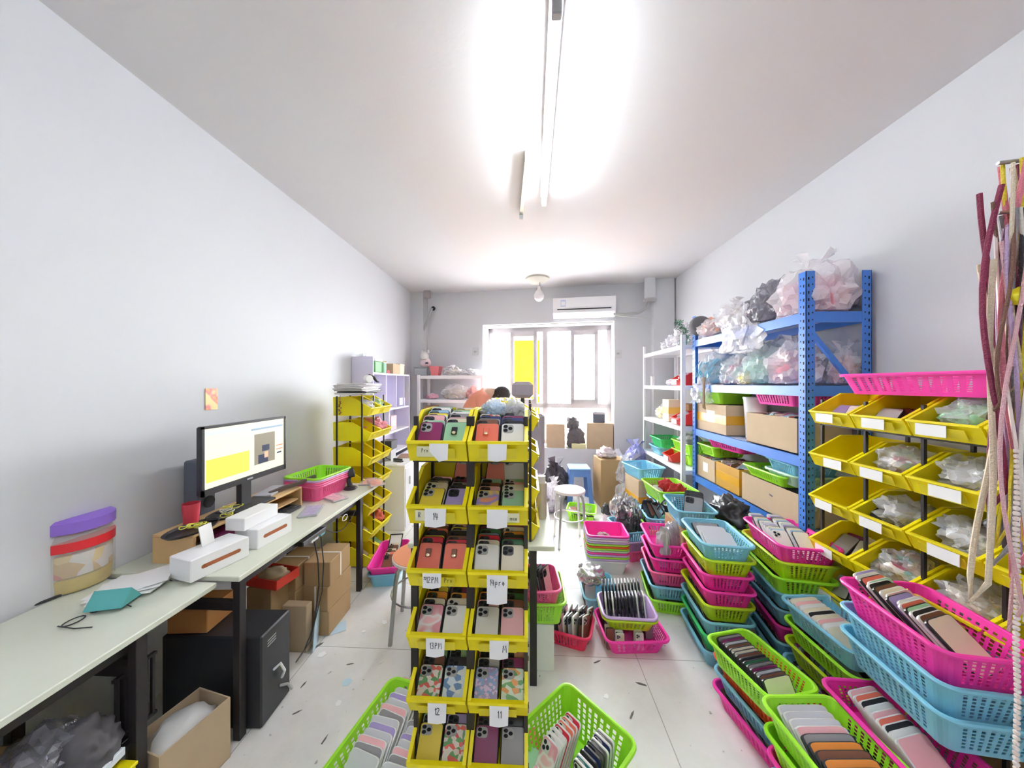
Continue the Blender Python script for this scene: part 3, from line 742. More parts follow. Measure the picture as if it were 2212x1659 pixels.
# big lime basket at the rack's other side
gx, gy, grz = -.52, 1.24, R(-14)
basket(gx, gy, 0, grz, 'lime green', 'lime green basket of grey pouches beside the rack foot', (.34, .44, .12))
M0 = BT(gx, gy, 0, grz)
for i in range(13):
    c = ['silver', 'grey', 'pale pink', 'silver', 'lavender'][i % 5]
    for q in (-1, 1):
        if N_CASE < 285: phone_case(M0 @ TR(q*.078, -.17+.026*i, .014, rx=-R(50+rn.uniform(-4, 4)), rz=R(rn.uniform(-5, 5))) @ Matrix.Diagonal((1.7, 1, .95, 1)), c, f"{c} bagged case, {ORD[i]} from the front, {('left', 'right')[q > 0]} row, lime basket of grey pouches", 'bagged cases in the lime basket beside the rack', 'bare', 'light')
# pink + blue basket pair by the far desk
basket(-1.09, 2.53, 0, R(10), 'light blue', 'light blue basket under the pink basket beside the desk leg', (.22, .40, .10), holes=False)
basket(-1.09, 2.53, .055, R(10), 'pink', 'pink basket of cases beside the desk leg, on a light blue one', (.22, .42, .10), holes=False)
M0 = BT(-1.09, 2.53, .055, R(10))
cases_row(M0, 7, ['brown', 'cream', 'coral', 'black', 'silver', 'brown'], .03, 60, 'the pink basket beside the desk leg', 'phone cases in the pink basket by the desk', (0,), start=-.15, up=.01)
t = thing('photo_frame', 'white framed card leaning in the pink basket by the desk', 'frame', (-1.115, 2.66, .10), R(10)); t.rotation_euler.x = R(-52)
fr2 = MB()
for (x, z, sx, sz) in ((-.05, 0, .008, .15), (.05, 0, .008, .15), (0, 0, .1, .008), (0, .142, .1, .008)): fr2.box(x, 0, z, sx, .006, sz)
fr2.obj('frame', M_BLKPL, t); MB().box(0, .002, .004, .096, .002, .14).obj('card', M_PAPER, t)
# red basket of tool-like bundles
basket(.255, 1.93, 0, R(-18), 'red', 'red basket on the floor crammed with bundled upright cases', (.24, .20, .095))
M0 = BT(.255, 1.93, 0, R(-18))
for i in range(16):
    r_, q = divmod(i, 8); c = ['silver', 'cream', 'brown', 'grey', 'silver', 'brown', 'pale pink', 'cream'][(i*3) % 8]
    M_ = M0 @ TR(-.09+.026*q, -.045+.08*r_, .012, rx=-R(4-8*r_+rn.uniform(-3, 3)), ry=R((q-3.5)*4.5), rz=R(72+rn.uniform(-9, 9)))
    if N_CASE < 285: phone_case(M_, c, f"{c} phone case, {ORD[i]} of sixteen fanned in the red basket", 'phone cases fanned in the red floor basket', None, 'light' if i % 2 else 'dark')
# pink basket with the green one on it
px0, py0 = .60, 1.93
basket(px0, py0, 0, R(4), 'pink', 'pink basket on the floor under the crowded green basket', (.34, .26, .095))
M0 = BT(px0, py0, 0, R(4))
cases_row(M0, 2, ['cream', 'pearl white'], .022, 5, 'the pink floor basket', 'phone cases in the pink floor basket', (-.09, .02), start=-.095, edge='light', sc=.62)
for i in range(5): rest_case(M0 @ TR(.11 if i > 1 else -.14, -.08+.035*i, .012, rx=-.1) @ Matrix.Diagonal((.6, 1, .75, 1)), ['brown', 'cream', 'grey'][i % 3])
for i in range(8): rest_case(M0 @ TR(-.12+.034*i, .08, .012, rx=-.2, rz=R(80)) @ Matrix.Diagonal((.9, 1, .75, 1)), ['brown', 'black', 'grey'][i % 3])
basket(px0-.015, py0+.02, .098, R(-2), 'yellow-green', 'yellow-green basket between the pink and lilac baskets', (.29, .21, .075))
basket(px0-.015, py0+.02, .115, R(-2), 'lilac', 'lilac basket on the floor pile, packed with dark upright cases', (.29, .21, .075), holes=False)
M0 = BT(px0-.015, py0+.02, .12, R(-2))
for r_ in range(2):
    for i in range(12):
        c = ['cream', 'black', 'cream', 'brown', 'black', 'grey', 'brown', 'black', 'navy'][(i + 4*r_) % 9]
        M_ = M0 @ TR(-.115+.0195*i, -.045+.09*r_, .012+.02*r_, rx=R(-6), ry=R((i-5)*1.6), rz=R(80))
        if N_CASE < 292 and r_ == 0: phone_case(M_, c, f"{c} phone case, {ORD[i]} from the left in the front row of the lilac basket", 'phone cases in the lilac basket on the floor', None, 'light' if c == 'cream' else 'dark')
        else: rest_case(M_, c)
# behind: blue basket with foil dish
basket(.49, 2.28, 0, 0, 'light blue', 'light blue basket behind the crowded lilac basket', (.22, .30, .10))
for i in range(6): rest_case(TR(.42, 2.18+.02*i, .015, rx=-.1, rz=.2), ['silver', 'brown', 'black'][i % 3])
bag(.44, 2.24, .155, .17, .17, .10, 21, 'crumpled silver foil bundle on the blue basket behind lilac one', None, mat('foil', (.62, .62, .63), .25, metal=.75), knot=False, name='foil_bundle', cat='foil')
# stack with pink top, many nested baskets
cols = ['white', 'lilac', 'lime green', 'lilac', 'pink', 'pale green', 'lime green', 'orange-red', 'lime green', 'lilac', 'white', 'lilac', 'pink']
for i, c in enumerate(cols):
    basket(.64, 2.69, .0 + i*.0165, R(-3), c, f"{c} basket, {ORD[i]} from the floor in the tall nested stack", (.31, .26, .115), 'nested basket stack in the aisle', holes=False)
bag(.615, 2.68, .212, .10, .08, .07, 31, 'grey wrapped bundle inside the pink top nested basket', case_mat('brown'), mat('grey_wrap', (.45, .43, .42), .6), knot=False, name='wrapped_bundle', cat='bundle')
# foil pouch pile
for i, (c, dz) in enumerate((('rose', 0), ('lilac', .08), ('light blue', .16))):
    basket(.93-.01*i, 2.92, dz, R(14), c, f"{c} basket, {ORD[i]} from the floor under the silver pouches", (.27, .32, .10), 'baskets under the silver pouches')
for i in range(16):
    a = R(14); lx, ly = -.09+.06*(i % 4), -.10+.07*(i//4)
    x = .91 + lx*math.cos(a) - ly*math.sin(a); y = 2.92 + lx*math.sin(a) + ly*math.cos(a)
    dark = i < 5
    t = thing('foil_pouch', f"{'dark' if dark else 'silver'} glossy pouch, {ORD[i]} in the heap on the blue aisle basket", 'pouch', (x, y, .20 + .035*(i//4) + .018*(i % 3)), rn.uniform(0, 3), 'glossy pouches heaped in the aisle')
    lump_obj('pouch', .09, .05, .13, i+40, mat('pouch_dark', (.12, .12, .13), .25, metal=.6) if dark else mat('foil', (.62, .62, .63), .25, metal=.75), t, None, .5, 4, 3, smooth=False)
# green basket under the stool
basket(.60, 3.62, 0, R(-14), 'lime green', 'lime green basket on the floor beneath the steel stool', (.30, .27, .13))
for i in range(10): rest_case(TR(.52+.016*i, 3.58+.01*(i % 3), .03, rx=-R(60), rz=R(20*i)), ['brown', 'black', 'cream', 'grey'][i % 4])

# ================================================================== STACKS OF BASKETS ON THE RIGHT
CUR = {}
def stack(x, y, rz, cols, where, z0=0, pitch=.08, sizes=None, shift=None, rest=True, top=None, topcols=None, topn=9, topxs=(-.045, .045)):
    n = len(cols)
    for i, c in enumerate(cols):
        size = (sizes[i] if sizes else None) or (BW, BL_, BH)
        dx, dy_, dr = (shift[i] if shift and shift[i] else (rn.uniform(-.006, .006), rn.uniform(-.008, .008), rn.uniform(-2, 2)))
        nm = f"{c} basket, {ORD[i]} from the floor in {where}" if i < n-1 else f"topmost {c} basket of {where}"
        basket(x+dx, y+dy_, z0 + i*pitch, rz+R(dr), c, nm, size, 'baskets in ' + where)
        if rest and i < n-1:
            M0 = BT(x+dx, y+dy_, z0+i*pitch, rz+R(dr))
            for q in range(9):
                for xx in (-.045, .045):
                    rest_case(M0 @ TR(xx, -.12+.025*q, .010, rx=-R(64), rz=rn.uniform(-.05, .05)) @ Matrix.Diagonal((.95, 1, .8, 1)), rn.choice(['brown', 'black', 'cream', 'grey', 'pearl white', 'silver', 'plum', 'sky blue']))
    return BT(x, y, z0 + (n-1)*pitch, rz)
# A: tall stack with the light blue top
rzA = R(-5)
M0 = stack(1.072, 1.90, rzA, ['light blue', 'emerald green', 'light blue', 'yellow-green', 'pink', 'pink', 'yellow-green', 'light blue'], 'the tall eight-basket aisle stack', pitch=.081)
for i, (c, y) in enumerate((('silver', -.11), ('silver', -.04), ('grey', .06))):
    phone_case(M0 @ TR(0, y, .035, rx=-R(72), rz=R(-4)) @ Matrix.Diagonal((2.0, 1, .95, 1)), c, f"flat {c} tablet case, {ORD[i]} from the front in the light blue top basket", 'tablet cases in the light blue top basket', 'bare', 'dark' if i == 2 else 'light')
# A2: behind it, toward the aisle
M0 = stack(.955, 2.30, R(-8), ['lime green', 'light blue', 'rose', 'pink', 'pink'], 'the shorter stack behind the eight-basket one', pitch=.09)
for i in range(7):
    t = thing('clear_pouch', f"clear shiny sleeve, {ORD[i]} leaning in the pink basket behind the tall stack", 'pouch', (.88+.022*i, 2.16+.02*i, .385), R(-60), 'clear sleeves in the pink basket')
    lump_obj('sleeve', .09, .03, .16, i+70, mat('sleeve_silver', (.62, .58, .64), .15, metal=.5), t, None, .35, 3, 3, smooth=False)
# blue basket above with black tablets
basket(1.15, 2.37, .53, R(-6), 'light blue', 'light blue basket with a black framed tablet behind the tall stack', (.24, .34, .12))
carton(1.16, 2.38, 0, .22, .30, .52, 0, 'brown cardboard box on the floor carrying the light blue tablet basket')
for i in range(3):
    phone_case(TR(1.13+.03*i, 2.28+.06*i, .55, rx=-R(28), rz=R(-35)) @ Matrix.Diagonal((1.6, 1, 1.15, 1)), 'grey' if i == 0 else 'black', f"{'grey black-edged' if i == 0 else 'black'} tablet case, {ORD[i]} in the light blue basket behind the tall stack", 'tablet cases leaning behind the tall stack')
# B: beside A at the blue rack
M0 = stack(1.435, 1.865, R(-9), ['light blue', 'light blue', 'pink', 'light blue', 'light blue', 'lime green', 'yellow-green', 'pink'], 'the stack against the blue rack post', pitch=.083, sizes=[None]*5 + [(.27, .37, .10)]*3)
for i in range(12):
    c = ['pearl white', 'sky blue', 'cream', 'grey', 'lavender', 'silver'][i % 6]
    for q in (0, 1):
        M_ = M0 @ TR(-.05+.1*q, -.13+.022*i, .012, rx=-R(50))
        if N_CASE < 299 and q == 0 and i < 6: phone_case(M_, c, f"{c} phone case, {ORD[i]} from the front in the pink basket by the blue post", 'phone cases in the pink basket by the post', None, 'light')
        else: rest_case(M_, c, 'light' if i % 3 else 'dark')
# pile behind B: green basket of black goods
M0 = stack(1.40, 2.38, R(-4), ['emerald green', 'light blue', 'lime green', 'light blue', 'lime green', 'lime green'], 'the pile under the blue rack', pitch=.09)
bag(1.42, 2.34, .535, .20, .26, .15, 51, 'black glossy wrapped goods in the green basket under the blue rack', None, M_BLKPL, knot=False, name='wrapped_goods', cat='bundle', rough=.5)
# E: low front stack
basket(1.03, 1.42, 0, R(10), 'pink', 'pink basket flat on the floor, lowest of the low front stack', (.25, .37, .09))
basket(1.035, 1.42, .075, R(10), 'light blue', 'light blue basket, second from the floor in the low front stack', (.25, .36, .09))
basket(1.03, 1.425, .15, R(12), 'orange-red', 'orange-red basket, third in the low front stack', (.25, .34, .09))
for lev in (0, 1, 2):
    for q in range(9): rest_case(BT(1.03, 1.42, .008+.075*lev, R(11)) @ TR(-.05+.1*(q % 2), -.13+.028*q, .01, rx=-R(66)) @ Matrix.Diagonal((1, 1, .8, 1)), rn.choice(['black', 'cream', 'silver', 'brown', 'pearl white']))
ex, ey, erz = .955, 1.39, R(14)
basket(ex, ey, .255, erz, 'lime green', 'lime green basket of packed cases, topmost of the low front stack', (.215, .30, .10))
M0 = BT(ex, ey, .255, erz)
for i in range(14):
    c = ['cream', 'brown', 'silver', 'plum', 'grey', 'forest green', 'black', 'brown', 'cream'][i % 9]
    M_ = M0 @ TR(0, -.115+.0165*i, .012, rx=-R(28)) @ Matrix.Diagonal((1.7, 1, .62, 1))
    if N_CASE < 300: phone_case(M_, c, f"{c} wallet case, {ORD[i]} from the front in the low lime basket", 'wallet cases in the low lime basket', 'bare')
    else: rest_case(M_, c, 'light' if i % 3 == 0 else 'dark')
# F: nearest lime baskets
stack(1.00, 1.06, R(3), ['light blue', 'pink', 'lime green'], 'the front corner stack', pitch=.085, shift=[(0, 0, 0), (0, 0, 1), (-.012, .0, 2)])
basket(.985, 1.05, .265, R(3), 'lime green', 'lime green basket of clear tablet sleeves, topmost at the front corner', (.26, .34, .10))
M0 = BT(.985, 1.05, .265, R(3))
for i in range(9):
    c = ['cream', 'orange', 'brown', 'orange', 'grey', 'pale pink', 'silver', 'silver', 'silver'][i]
    rest_case(M0 @ TR(.0, -.13+.024*i, .014, rx=-R(56)) @ Matrix.Diagonal((2.3, 1, .8, 1)), c, 'light' if i > 4 else 'dark')
# C: blue basket of cards over greens
M0 = stack(1.36, 1.47, R(1), ['light blue', 'light blue', 'yellow-green', 'lime green', 'light blue'], 'the middle stack beside the yellow rack', pitch=.095)
for i in range(10): rest_case(M0 @ TR(-.02, -.12+.023*i, .014, rx=-R(52), rz=.15) @ Matrix.Diagonal((1.9, 1, .8, 1)), ['cream', 'pearl white', 'pale pink', 'cream', 'black'][i % 5], 'light')
# D: pink and blue at the picture edge
M0 = stack(1.265, 1.115, R(-4), ['pink', 'light blue', 'light blue', 'pink'], 'the stack before the yellow rack', pitch=.095, shift=[(0, 0, 0), (0, 0, 0), (-.02, 0, 1), (-.035, 0, 2)])
for i in range(9): rest_case(BT(1.23, 1.115, .295, R(-4)) @ TR(0, -.14+.02*i, .012, rx=-R(50), rz=.3) @ Matrix.Diagonal((1.6, 1, .9, 1)), ['pale pink', 'pearl white', 'black', 'coral'][i % 4], 'light')
for i, (c, z) in enumerate((('light blue', .44), ('light blue', .53), ('pink', .625))):
    basket(1.335, 1.135, z, R(-7), c, ['light blue basket, lower of two under the wide pink basket', 'light blue basket, upper of two under the wide pink basket', 'wide pink basket heaped with cards before the yellow rack'][i], (.27, .36, .115))
M0 = BT(1.335, 1.135, .625, R(-7))
for i in range(15):
    M_ = M0 @ TR(.02+rn.uniform(-.01, .01), -.13+.0185*i, .03, rx=-R(48), rz=R(25)) @ Matrix.Diagonal((1.7, 1, .95, 1))
    rest_case(M_, ['cream', 'pearl white', 'black', 'pale pink', 'coral', 'brown', 'lavender', 'mint'][(i*5) % 8], 'light' if i % 3 else 'dark')
# far stacks beside the white shelving
fx0, fy0 = 1.33, 3.12
for i, (c, dx, dy_, rz_) in enumerate((('emerald green', 0, 0, 0), ('rose', -.02, -.05, 10), ('pink', -.04, -.05, 12), ('lilac', 0, 0, 5), ('light blue', .02, 0, 0), ('light blue', .03, 0, 0), ('lime green', 0, 0, 4))):
    basket(fx0+dx, fy0+dy_, .07*i, R(rz_), c, f"{c} basket, {ORD[i]} from the floor in the far stack by the white shelving" if i < 6 else 'lime green basket of red trinkets topping the far stack', (.30, .40, .12) if i < 6 else (.34, .42, .13), 'baskets in the far stack')
basket(1.26, 3.60, .50, R(15), 'light blue', 'light blue basket of black pieces behind the far lime basket', (.30, .36, .12))
carton(1.27, 3.60, 0, .28, .32, .495, R(8), 'worn brown box wrapped in amber tape beside the far baskets', M_CARDL, tape=M_TAPE)
for i in range(5):
    x, y = 1.24+.045*i, 3.05+.06*(i % 3)
    if i in (2, 3): bag(x, y, .455, .13, .10, .12, 60+i, f"{('red ribbon bow', 'red plush trinket')[i-2]} in the far lime basket", None, mat('red_cloth', (.50, .02, .03), .7), knot=False, name='trinket', cat='trinket', rough=.5)
    else: rest_case(TR(x, y, .45, rx=-R(60), rz=R(40*i)), ['silver', 'brown', 'cream', 'cream', 'pearl white'][i])
t = thing('paper_cone', 'small folded white paper cone in the far lime basket', 'paper', (1.41, 3.02, .455)); MB().add([(-.035, -.02, 0), (.04, -.01, 0), (0, .035, 0), (.005, 0, .09)], [(0, 1, 3), (1, 2, 3), (2, 0, 3), (0, 2, 1)]).obj('folded_paper', M_PAPER, t)
for i in range(14): rest_case(TR(1.0+.045*(i % 7), 2.70+.09*(i//7)+.01*(i % 3), .40+.02*(i % 2), rx=-R(30), rz=R(25*i)) @ Matrix.Diagonal((1, 1, .9, 1)), ['black', 'brown', 'grey', 'black'][i % 4])
basket(1.14, 2.73, .33, R(-6), 'light blue', 'light blue basket of black stands behind the tablet basket', (.34, .30, .11))
basket(1.14, 2.73, .24, R(-3), 'lime green', 'lime green basket under the basket of black stands', (.34, .30, .11))
carton(1.14, 2.75, 0, .30, .27, .235, 0, 'brown cardboard box beneath the lime basket of black stands')

# ================================================================== RIGHT: BLUE RACK, WHITE SHELVING
def shelving(name, label, x0, x1, y0, y1, zt, levels, mp, mbm, mdeck, pw=.04, brace=None, holes=True, beam=.06, front_holes=False):
    t = thing(name, label, 'shelving', (x0, y0, 0))
    for (x, y) in ((x0, y0), (x0, y1), (x1, y0), (x1, y1)):
        b = MB(); lx, ly = x-x0, y-y0
        sx = 1 if x == x0 else -1; sy = 1 if y == y0 else -1
        b.box(lx+sx*pw/2, ly+sy*.0015, 0, pw, .003, zt); b.box(lx+sx*.0015, ly+sy*pw/2, 0, .003, pw, zt)
        if holes:
            z = .05
            while z < zt-.03:
                b.box(lx+sx*pw*.3, ly-sy*.0003, z, .007, .001, .016, 1); b.box(lx+sx*pw*.72, ly-sy*.0003, z+.01, .005, .001, .008, 1)
                b.box(lx-sx*.0003, ly+sy*pw*.3, z, .001, .007, .016, 1); b.box(lx-sx*.0003, ly+sy*pw*.72, z+.01, .001, .005, .008, 1); z += .04
        b.obj('post', [mp, M_DARK], t)
    for lz in levels:
        b = MB(); X, Y_ = x1-x0, y1-y0
        b.box(X/2, Y_/2, lz-.012, X-.008, Y_-.008, .010, 1)
        for xx in (.012, X-.012): b.box(xx, Y_/2, lz-beam, .02, Y_-.01, beam)
        for yy in (.012, Y_-.012): b.box(X/2, yy, lz-beam, X-.01, .02, beam)
        b.obj('shelf', [mbm, mdeck], t)
    if brace:
        for br_ in brace: MB().tube([(a-x0, b_-y0, c_) for a, b_, c_ in br_], .016, 4).obj('brace', mp, t)
    return t
BX0, BX1, BY0, BY1 = 1.575, 1.93, 1.91, 3.17
shelving('metal_rack', 'tall blue boltless metal rack with four loaded decks', BX0, BX1, BY0, BY1, 2.14, [.645, 1.08, 1.49, 1.91], M_BLUE, M_BLUE, M_BLUEW, .05,
         brace=[[(BX0+.03, BY0+.01, 1.80), (BX1-.03, BY0+.01, 1.42)], [(BX0+.1, BY1-.3, .6), (BX1-.05, BY1-.5, .05)]])
WX0, WX1, WY0, WY1 = 1.50, 1.93, 3.22, 4.28
shelving('metal_shelving', 'white metal shelving at the far end of the right wall', WX0, WX1, WY0, WY1, 1.98, [.10, .66, 1.08, 1.48, 1.88], M_WHITE, M_WHITE, M_WHITE, .035, holes=False, beam=.04,
         brace=[[(WX1-.01, WY0+.05, 1.6), (WX1-.01, WY1-.05, 1.1)]])
M_SHEER = film('grey_film', (.26, .25, .30), .62); M_WFILM = film('white_film', (.86, .84, .88), .55)
M_PINKS = mat('pink_fabric', (.80, .38, .46), .7); M_AQUA = mat('aqua_cord', (.22, .50, .66), .5); M_MINT = mat('mint_goods', (.38, .66, .56), .5); M_ROSE = mat('rose_goods', (.68, .28, .36), .6, vary=.5, vscale=30)
M_MULTI = pattern('mixed_trinkets', [(.75, .70, .72), (.55, .15, .25), (.30, .55, .60), (.80, .75, .70), (.70, .45, .60)], 28, 'voronoi')
M_GREYG = mat('grey_goods', (.14, .13, .17), .35, bump=.8, bscale=30)
# top deck
zt_ = 1.915
bag(1.74, 2.06, zt_-.01, .36, .36, .30, 1, 'big clear bag with pink lining at the post end of the top deck', M_PINKS, M_WFILM)
bag(1.68, 2.33, zt_, .24, .30, .25, 2, 'dark grey crinkled plastic bundle on the top deck', M_GREYG, M_SHEER)
bag(1.66, 2.62, zt_, .27, .34, .20, 3, 'white crumpled film bag sagging over the top deck edge', mat('cream_goods', (.72, .66, .62), .6), M_WFILM)
bag(1.60, 2.50, zt_-.19, .13, .40, .32, 4, 'loose clear film drooping over the top beam', None, M_WFILM, knot=False, rough=.5)
bag(1.62, 2.88, zt_, .22, .26, .14, 5, 'small cloudy bag beside the grey cap on the top deck', mat('coral_goods', (.85, .42, .32), .6), M_WFILM)
bag(1.83, 2.35, zt_, .18, .30, .21, 12, 'lilac clear bag behind the grey bundle on the top deck', mat('lilac_goods', (.45, .38, .62), .6), M_WFILM)
t = thing('cap', 'grey cap with coral lining on the far end of the top deck', 'cap', (1.61, 3.10, zt_+.12)); t.rotation_euler = (R(70), 0, R(-35))
MB().lathe([(.001, .09), (.05, .085), (.085, .05), (.095, 0), (.09, 0), (.08, .045), (.045, .078), (.001, .082)], 20).obj('crown', mat('grey_felt', (.13, .13, .14), .8), t)
MB().prism([(.08*math.cos(a), .08*math.sin(a)) for a in [R(-60+12*i) for i in range(11)]] + [(.15*math.cos(a), .11*math.sin(a)) for a in [R(55-11*i) for i in range(11)]], 2, 0, .005).obj('brim', mat('coral_goods', (.85, .42, .32), .6), t)
t = thing('tinsel_garland', 'dark green tinsel garland hanging between the blue and white racks', 'garland', (1.53, 3.27, 1.97))
g = MB(); rg = random.Random(5)
for i in range(420):
    u = rg.random(); p = Vector((rg.gauss(0, .022), rg.gauss(0, .022), .24*u-.08+.0)); d = Vector((rg.gauss(0, 1), rg.gauss(0, 1), rg.gauss(0, 1))).normalized()*.035; n_ = d.orthogonal().normalized()*.004
    p.x += .03*math.sin(u*5)
    g.add([p-n_, p+n_, p+d], [(0, 1, 2)])
g.obj('tinsel', mat('green_tinsel', (.01, .22, .10), .3, metal=.4), t)
bag(1.66, 3.45, 1.89, .22, .30, .20, 6, 'clear film bag on top of the white shelving beside the garland', None, M_WFILM, rough=.5)
bag(1.62, 3.72, 1.89, .18, .26, .12, 7, 'flat clear bag on top of the white shelving', None, M_WFILM, rough=.5)
t = thing('folded_fabric', 'pink and grey fabric hanks on the deck end over the diagonal brace', 'fabric', (1.86, 2.02, zt_)); lump_obj('pink_hank', .14, .20, .17, 13, M_PINKS, t, (-.02, .03, 0), .6, 4); lump_obj('grey_hank', .10, .12, .22, 14, mat('grey_felt', (.13, .13, .14), .8), t, (-.08, .12, .03), .5)
# deck 2 (level with the eye)
zd = 1.495
bag(1.72, 2.98, zd, .26, .30, .26, 15, 'clear bag of light blue cords on the middle deck', M_AQUA, film('clear_film', (.82,.84,.88), .38), strands=M_AQUA, rz=R(-90))
bag(1.72, 2.68, zd, .27, .30, .24, 16, 'clear bag of silver and red trinkets on the middle deck', M_MULTI)
bag(1.73, 2.42, zd, .28, .30, .27, 17, 'clear bag with mint green goods on the middle deck', M_MINT)
bag(1.73, 2.17, zd, .27, .28, .25, 18, 'clear bag of pale pink goods nearest the blue post', M_PINKS, M_WFILM)
bag(1.85, 1.99, zd, .14, .14, .20, 19, 'bag of rose coloured trinkets behind the diagonal brace', M_ROSE)
bag(1.60, 3.03, 1.32, .13, .26, .20, 20, 'crumpled clear bag hanging over the middle beam above the green basket', None, M_WFILM, rough=.5)
bag(1.63, 2.50, zd, .10, .14, .09, 22, 'small bag with yellow label on the middle deck edge', mat('case_yellow', CASEC['yellow'], .32), film('clear_film', (.82,.84,.88), .38), knot=False)
tag(MB().tube([(1.555, 2.92, 1.56), (1.548, 2.915, 1.45), (1.55, 2.92, 1.34), (1.552, 2.91, 1.28), (1.55, 2.935, 1.29), (1.548, 2.93, 1.42), (1.555, 2.935, 1.56)], .007, 6).obj('strap', mat('brown_strap', (.30, .20, .12), .7)), 'brown looped strap hanging from the middle deck edge', 'strap')
# deck 3
zd = 1.085
carton(1.745, 2.90, zd, .30, .44, .24, 0, 'pale cardboard box with amber tape on the third deck', M_CARDL, tape=M_TAPE, paper=True)
carton(1.745, 2.21, zd, .31, .44, .21, 0, 'open cardboard box with torn rim full of goods beside blue post', M_CARDL, openm=M_MULTI)
basket(1.74, 2.95, zd+.245, R(90), 'lime green', 'lime green tray on the amber taped box', (.36, .30, .11), holes=False)
basket(1.75, 2.22, zd+.275, R(0), 'pink', 'pink basket over the open box beside the blue post', (.28, .38, .10))
MBx = thing('white_tub', 'small white tub between the lime tray and pink basket', 'tub', (1.74, 2.56, zd)); MB().lathe([(.06, 0), (.075, .29), (.078, .30), (.07, .30)], 20).obj('tub', M_WHITE, MBx); MB().lathe([(.08, .30), (.08, .315), (.001, .318)], 20).obj('lid', M_WHITE, MBx)
# deck 4
zd = .65
carton(1.745, 2.98, zd, .30, .28, .19, 0, 'pale box with white label on the lowest blue deck', M_CARDL, paper=True, openm=M_MULTI)
carton(1.745, 2.67, zd, .30, .30, .20, 0, 'open box sealed in amber tape on the lowest blue deck', mat('amber_card', (.66, .36, .05), .35, vary=.2, vscale=7), tape=M_TAPE, openm=M_MULTI)
carton(1.745, 2.23, zd, .31, .50, .20, 0, 'large brown open box on the lowest deck by the post', M_CARDL, openm=M_GREYG)
basket(1.74, 2.98, zd+.215, R(2), 'lime green', 'lime green basket resting on the white labelled box', (.30, .26, .09))
basket(1.76, 2.80, zd+.30, R(8), 'pink', 'pink basket jammed beneath the third blue deck', (.28, .40, .085))
basket(1.72, 2.27, zd+.20, R(0), 'lime green', 'lime green basket lying in the large brown box', (.28, .38, .07))
basket(1.72, 2.13, zd+.225, R(0), 'pale green', 'pale green basket tilted on the lowest deck by the post', (.25, .26, .07))
basket(1.735, 2.14, zd+.275, R(-3), 'light blue', 'light blue basket topmost on the pale green one', (.25, .28, .085))
for (bx_, by_, bz_, nx2, ny2) in ((1.745, 2.23, .655, 3, 6), (1.745, 2.67, .68, 3, 3), (1.745, 2.21, 1.12, 3, 5), (1.745, 2.98, .67, 3, 3)):
    for i in range(nx2):
        for j in range(ny2*2):
            rest_case(TR(bx_-.085+.08*i, by_+(-.5+(j+.5)/(ny2*2))*ny2*.078, bz_+rn.uniform(.0, .04), rx=R(rn.uniform(-20, 20)), ry=R(rn.uniform(-5, 5)), rz=R(rn.uniform(-8, 8))), rn.choice(['brown', 'cream', 'black', 'silver', 'plum', 'grey', 'coral', 'pearl white']), 'light' if j % 2 else 'dark')
bag(1.76, 2.75, .0, .30, .70, .42, 23, 'black goods in dark bags on the floor under the blue rack', M_BLKPL, mat('black_film', (.02, .02, .03), .3), knot=False, rough=.4)
# white shelving contents
M_REDP = mat('red_plastic', (.78, .03, .03), .35)
def red_bin(x, y, z, label):
    key = 'redbin'
    if key not in BINM:
        b = bin_mb(.19, .24, .13); me = b.mesh('red_bin_body', M_REDP); bm = bmesh.new(); bm.from_mesh(me); bmesh.ops.recalc_face_normals(bm, faces=bm.faces); bm.to_mesh(me); bm.free(); BINM[key] = me
    t = thing('storage_bin', label, 'storage bin', (x, y, z), -PI/2, 'red bins on the white shelving')
    link('bin_body', BINM[key], t); MB().box(0, -.018, .008, .11, .002, .045).obj('paper_card', M_PAPER, t)
    return t
red_bin(1.53, 3.42, 1.485, 'red bin with white card on the second white shelf')
red_bin(1.53, 3.42, 1.085, 'red bin with white card on the third white shelf')
red_bin(1.53, 3.62, .665, 'red bin in front of lime baskets on the lower white shelf')
bag(1.66, 3.45, 1.50, .14, .16, .10, 24, 'white wrapped goods filling the red bin, second white shelf', None, M_WFILM, knot=False, rough=.5)
bag(1.65, 3.45, 1.10, .14, .16, .10, 25, 'white wrapped goods filling the red bin, third white shelf', None, M_WFILM, knot=False, rough=.5)
bag(1.68, 3.78, 1.485, .16, .26, .07, 26, 'heap of pink trinkets on the second white shelf', M_ROSE, film('clear_film', (.82,.84,.88), .38), knot=False)
t = thing('paper_tube', 'small white upright cylinder at the end of the second white shelf', 'tube', (1.56, 4.12, 1.485)); MB().lathe([(.02, 0), (.02, .11), (.001, .11)], 14).obj('tube', M_WHITE, t)
bag(1.66, 3.98, 1.085, .20, .22, .16, 27, 'yellow bag on the third white shelf', mat('case_yellow', CASEC['yellow'], .32), film('clear_film', (.82,.84,.88), .38), knot=False)
carton(1.64, 3.74, 1.085, .16, .16, .24, 0, 'cream cardboard box with yellow print on third white shelf', mat('cream_card', (.80, .74, .55), .7), tape=mat('yellow_print', (.86, .66, .12), .5))
carton(1.80, 3.62, 1.085, .18, .20, .20, 0, 'brown box at the back of the third white shelf')
basket(1.68, 3.98, .75, R(0), 'emerald green', 'emerald basket on the blue basket, lower white shelf', (.28, .34, .11))
basket(1.66, 4.0, .665, R(0), 'light blue', 'light blue basket on the lower white shelf', (.26, .30, .09))
basket(1.76, 3.55, .665, R(0), 'lime green', 'lime green basket behind the red bin, lower of two', (.26, .42, .12))
basket(1.74, 3.50, .77, R(0), 'lime green', 'lime green basket behind the red bin, upper of two', (.26, .42, .12))
bag(1.72, 3.52, .86, .18, .28, .10, 28, 'grey wrapped goods in the upper lime basket, white shelving', None, mat('grey_wrap', (.45, .43, .42), .6), knot=False)

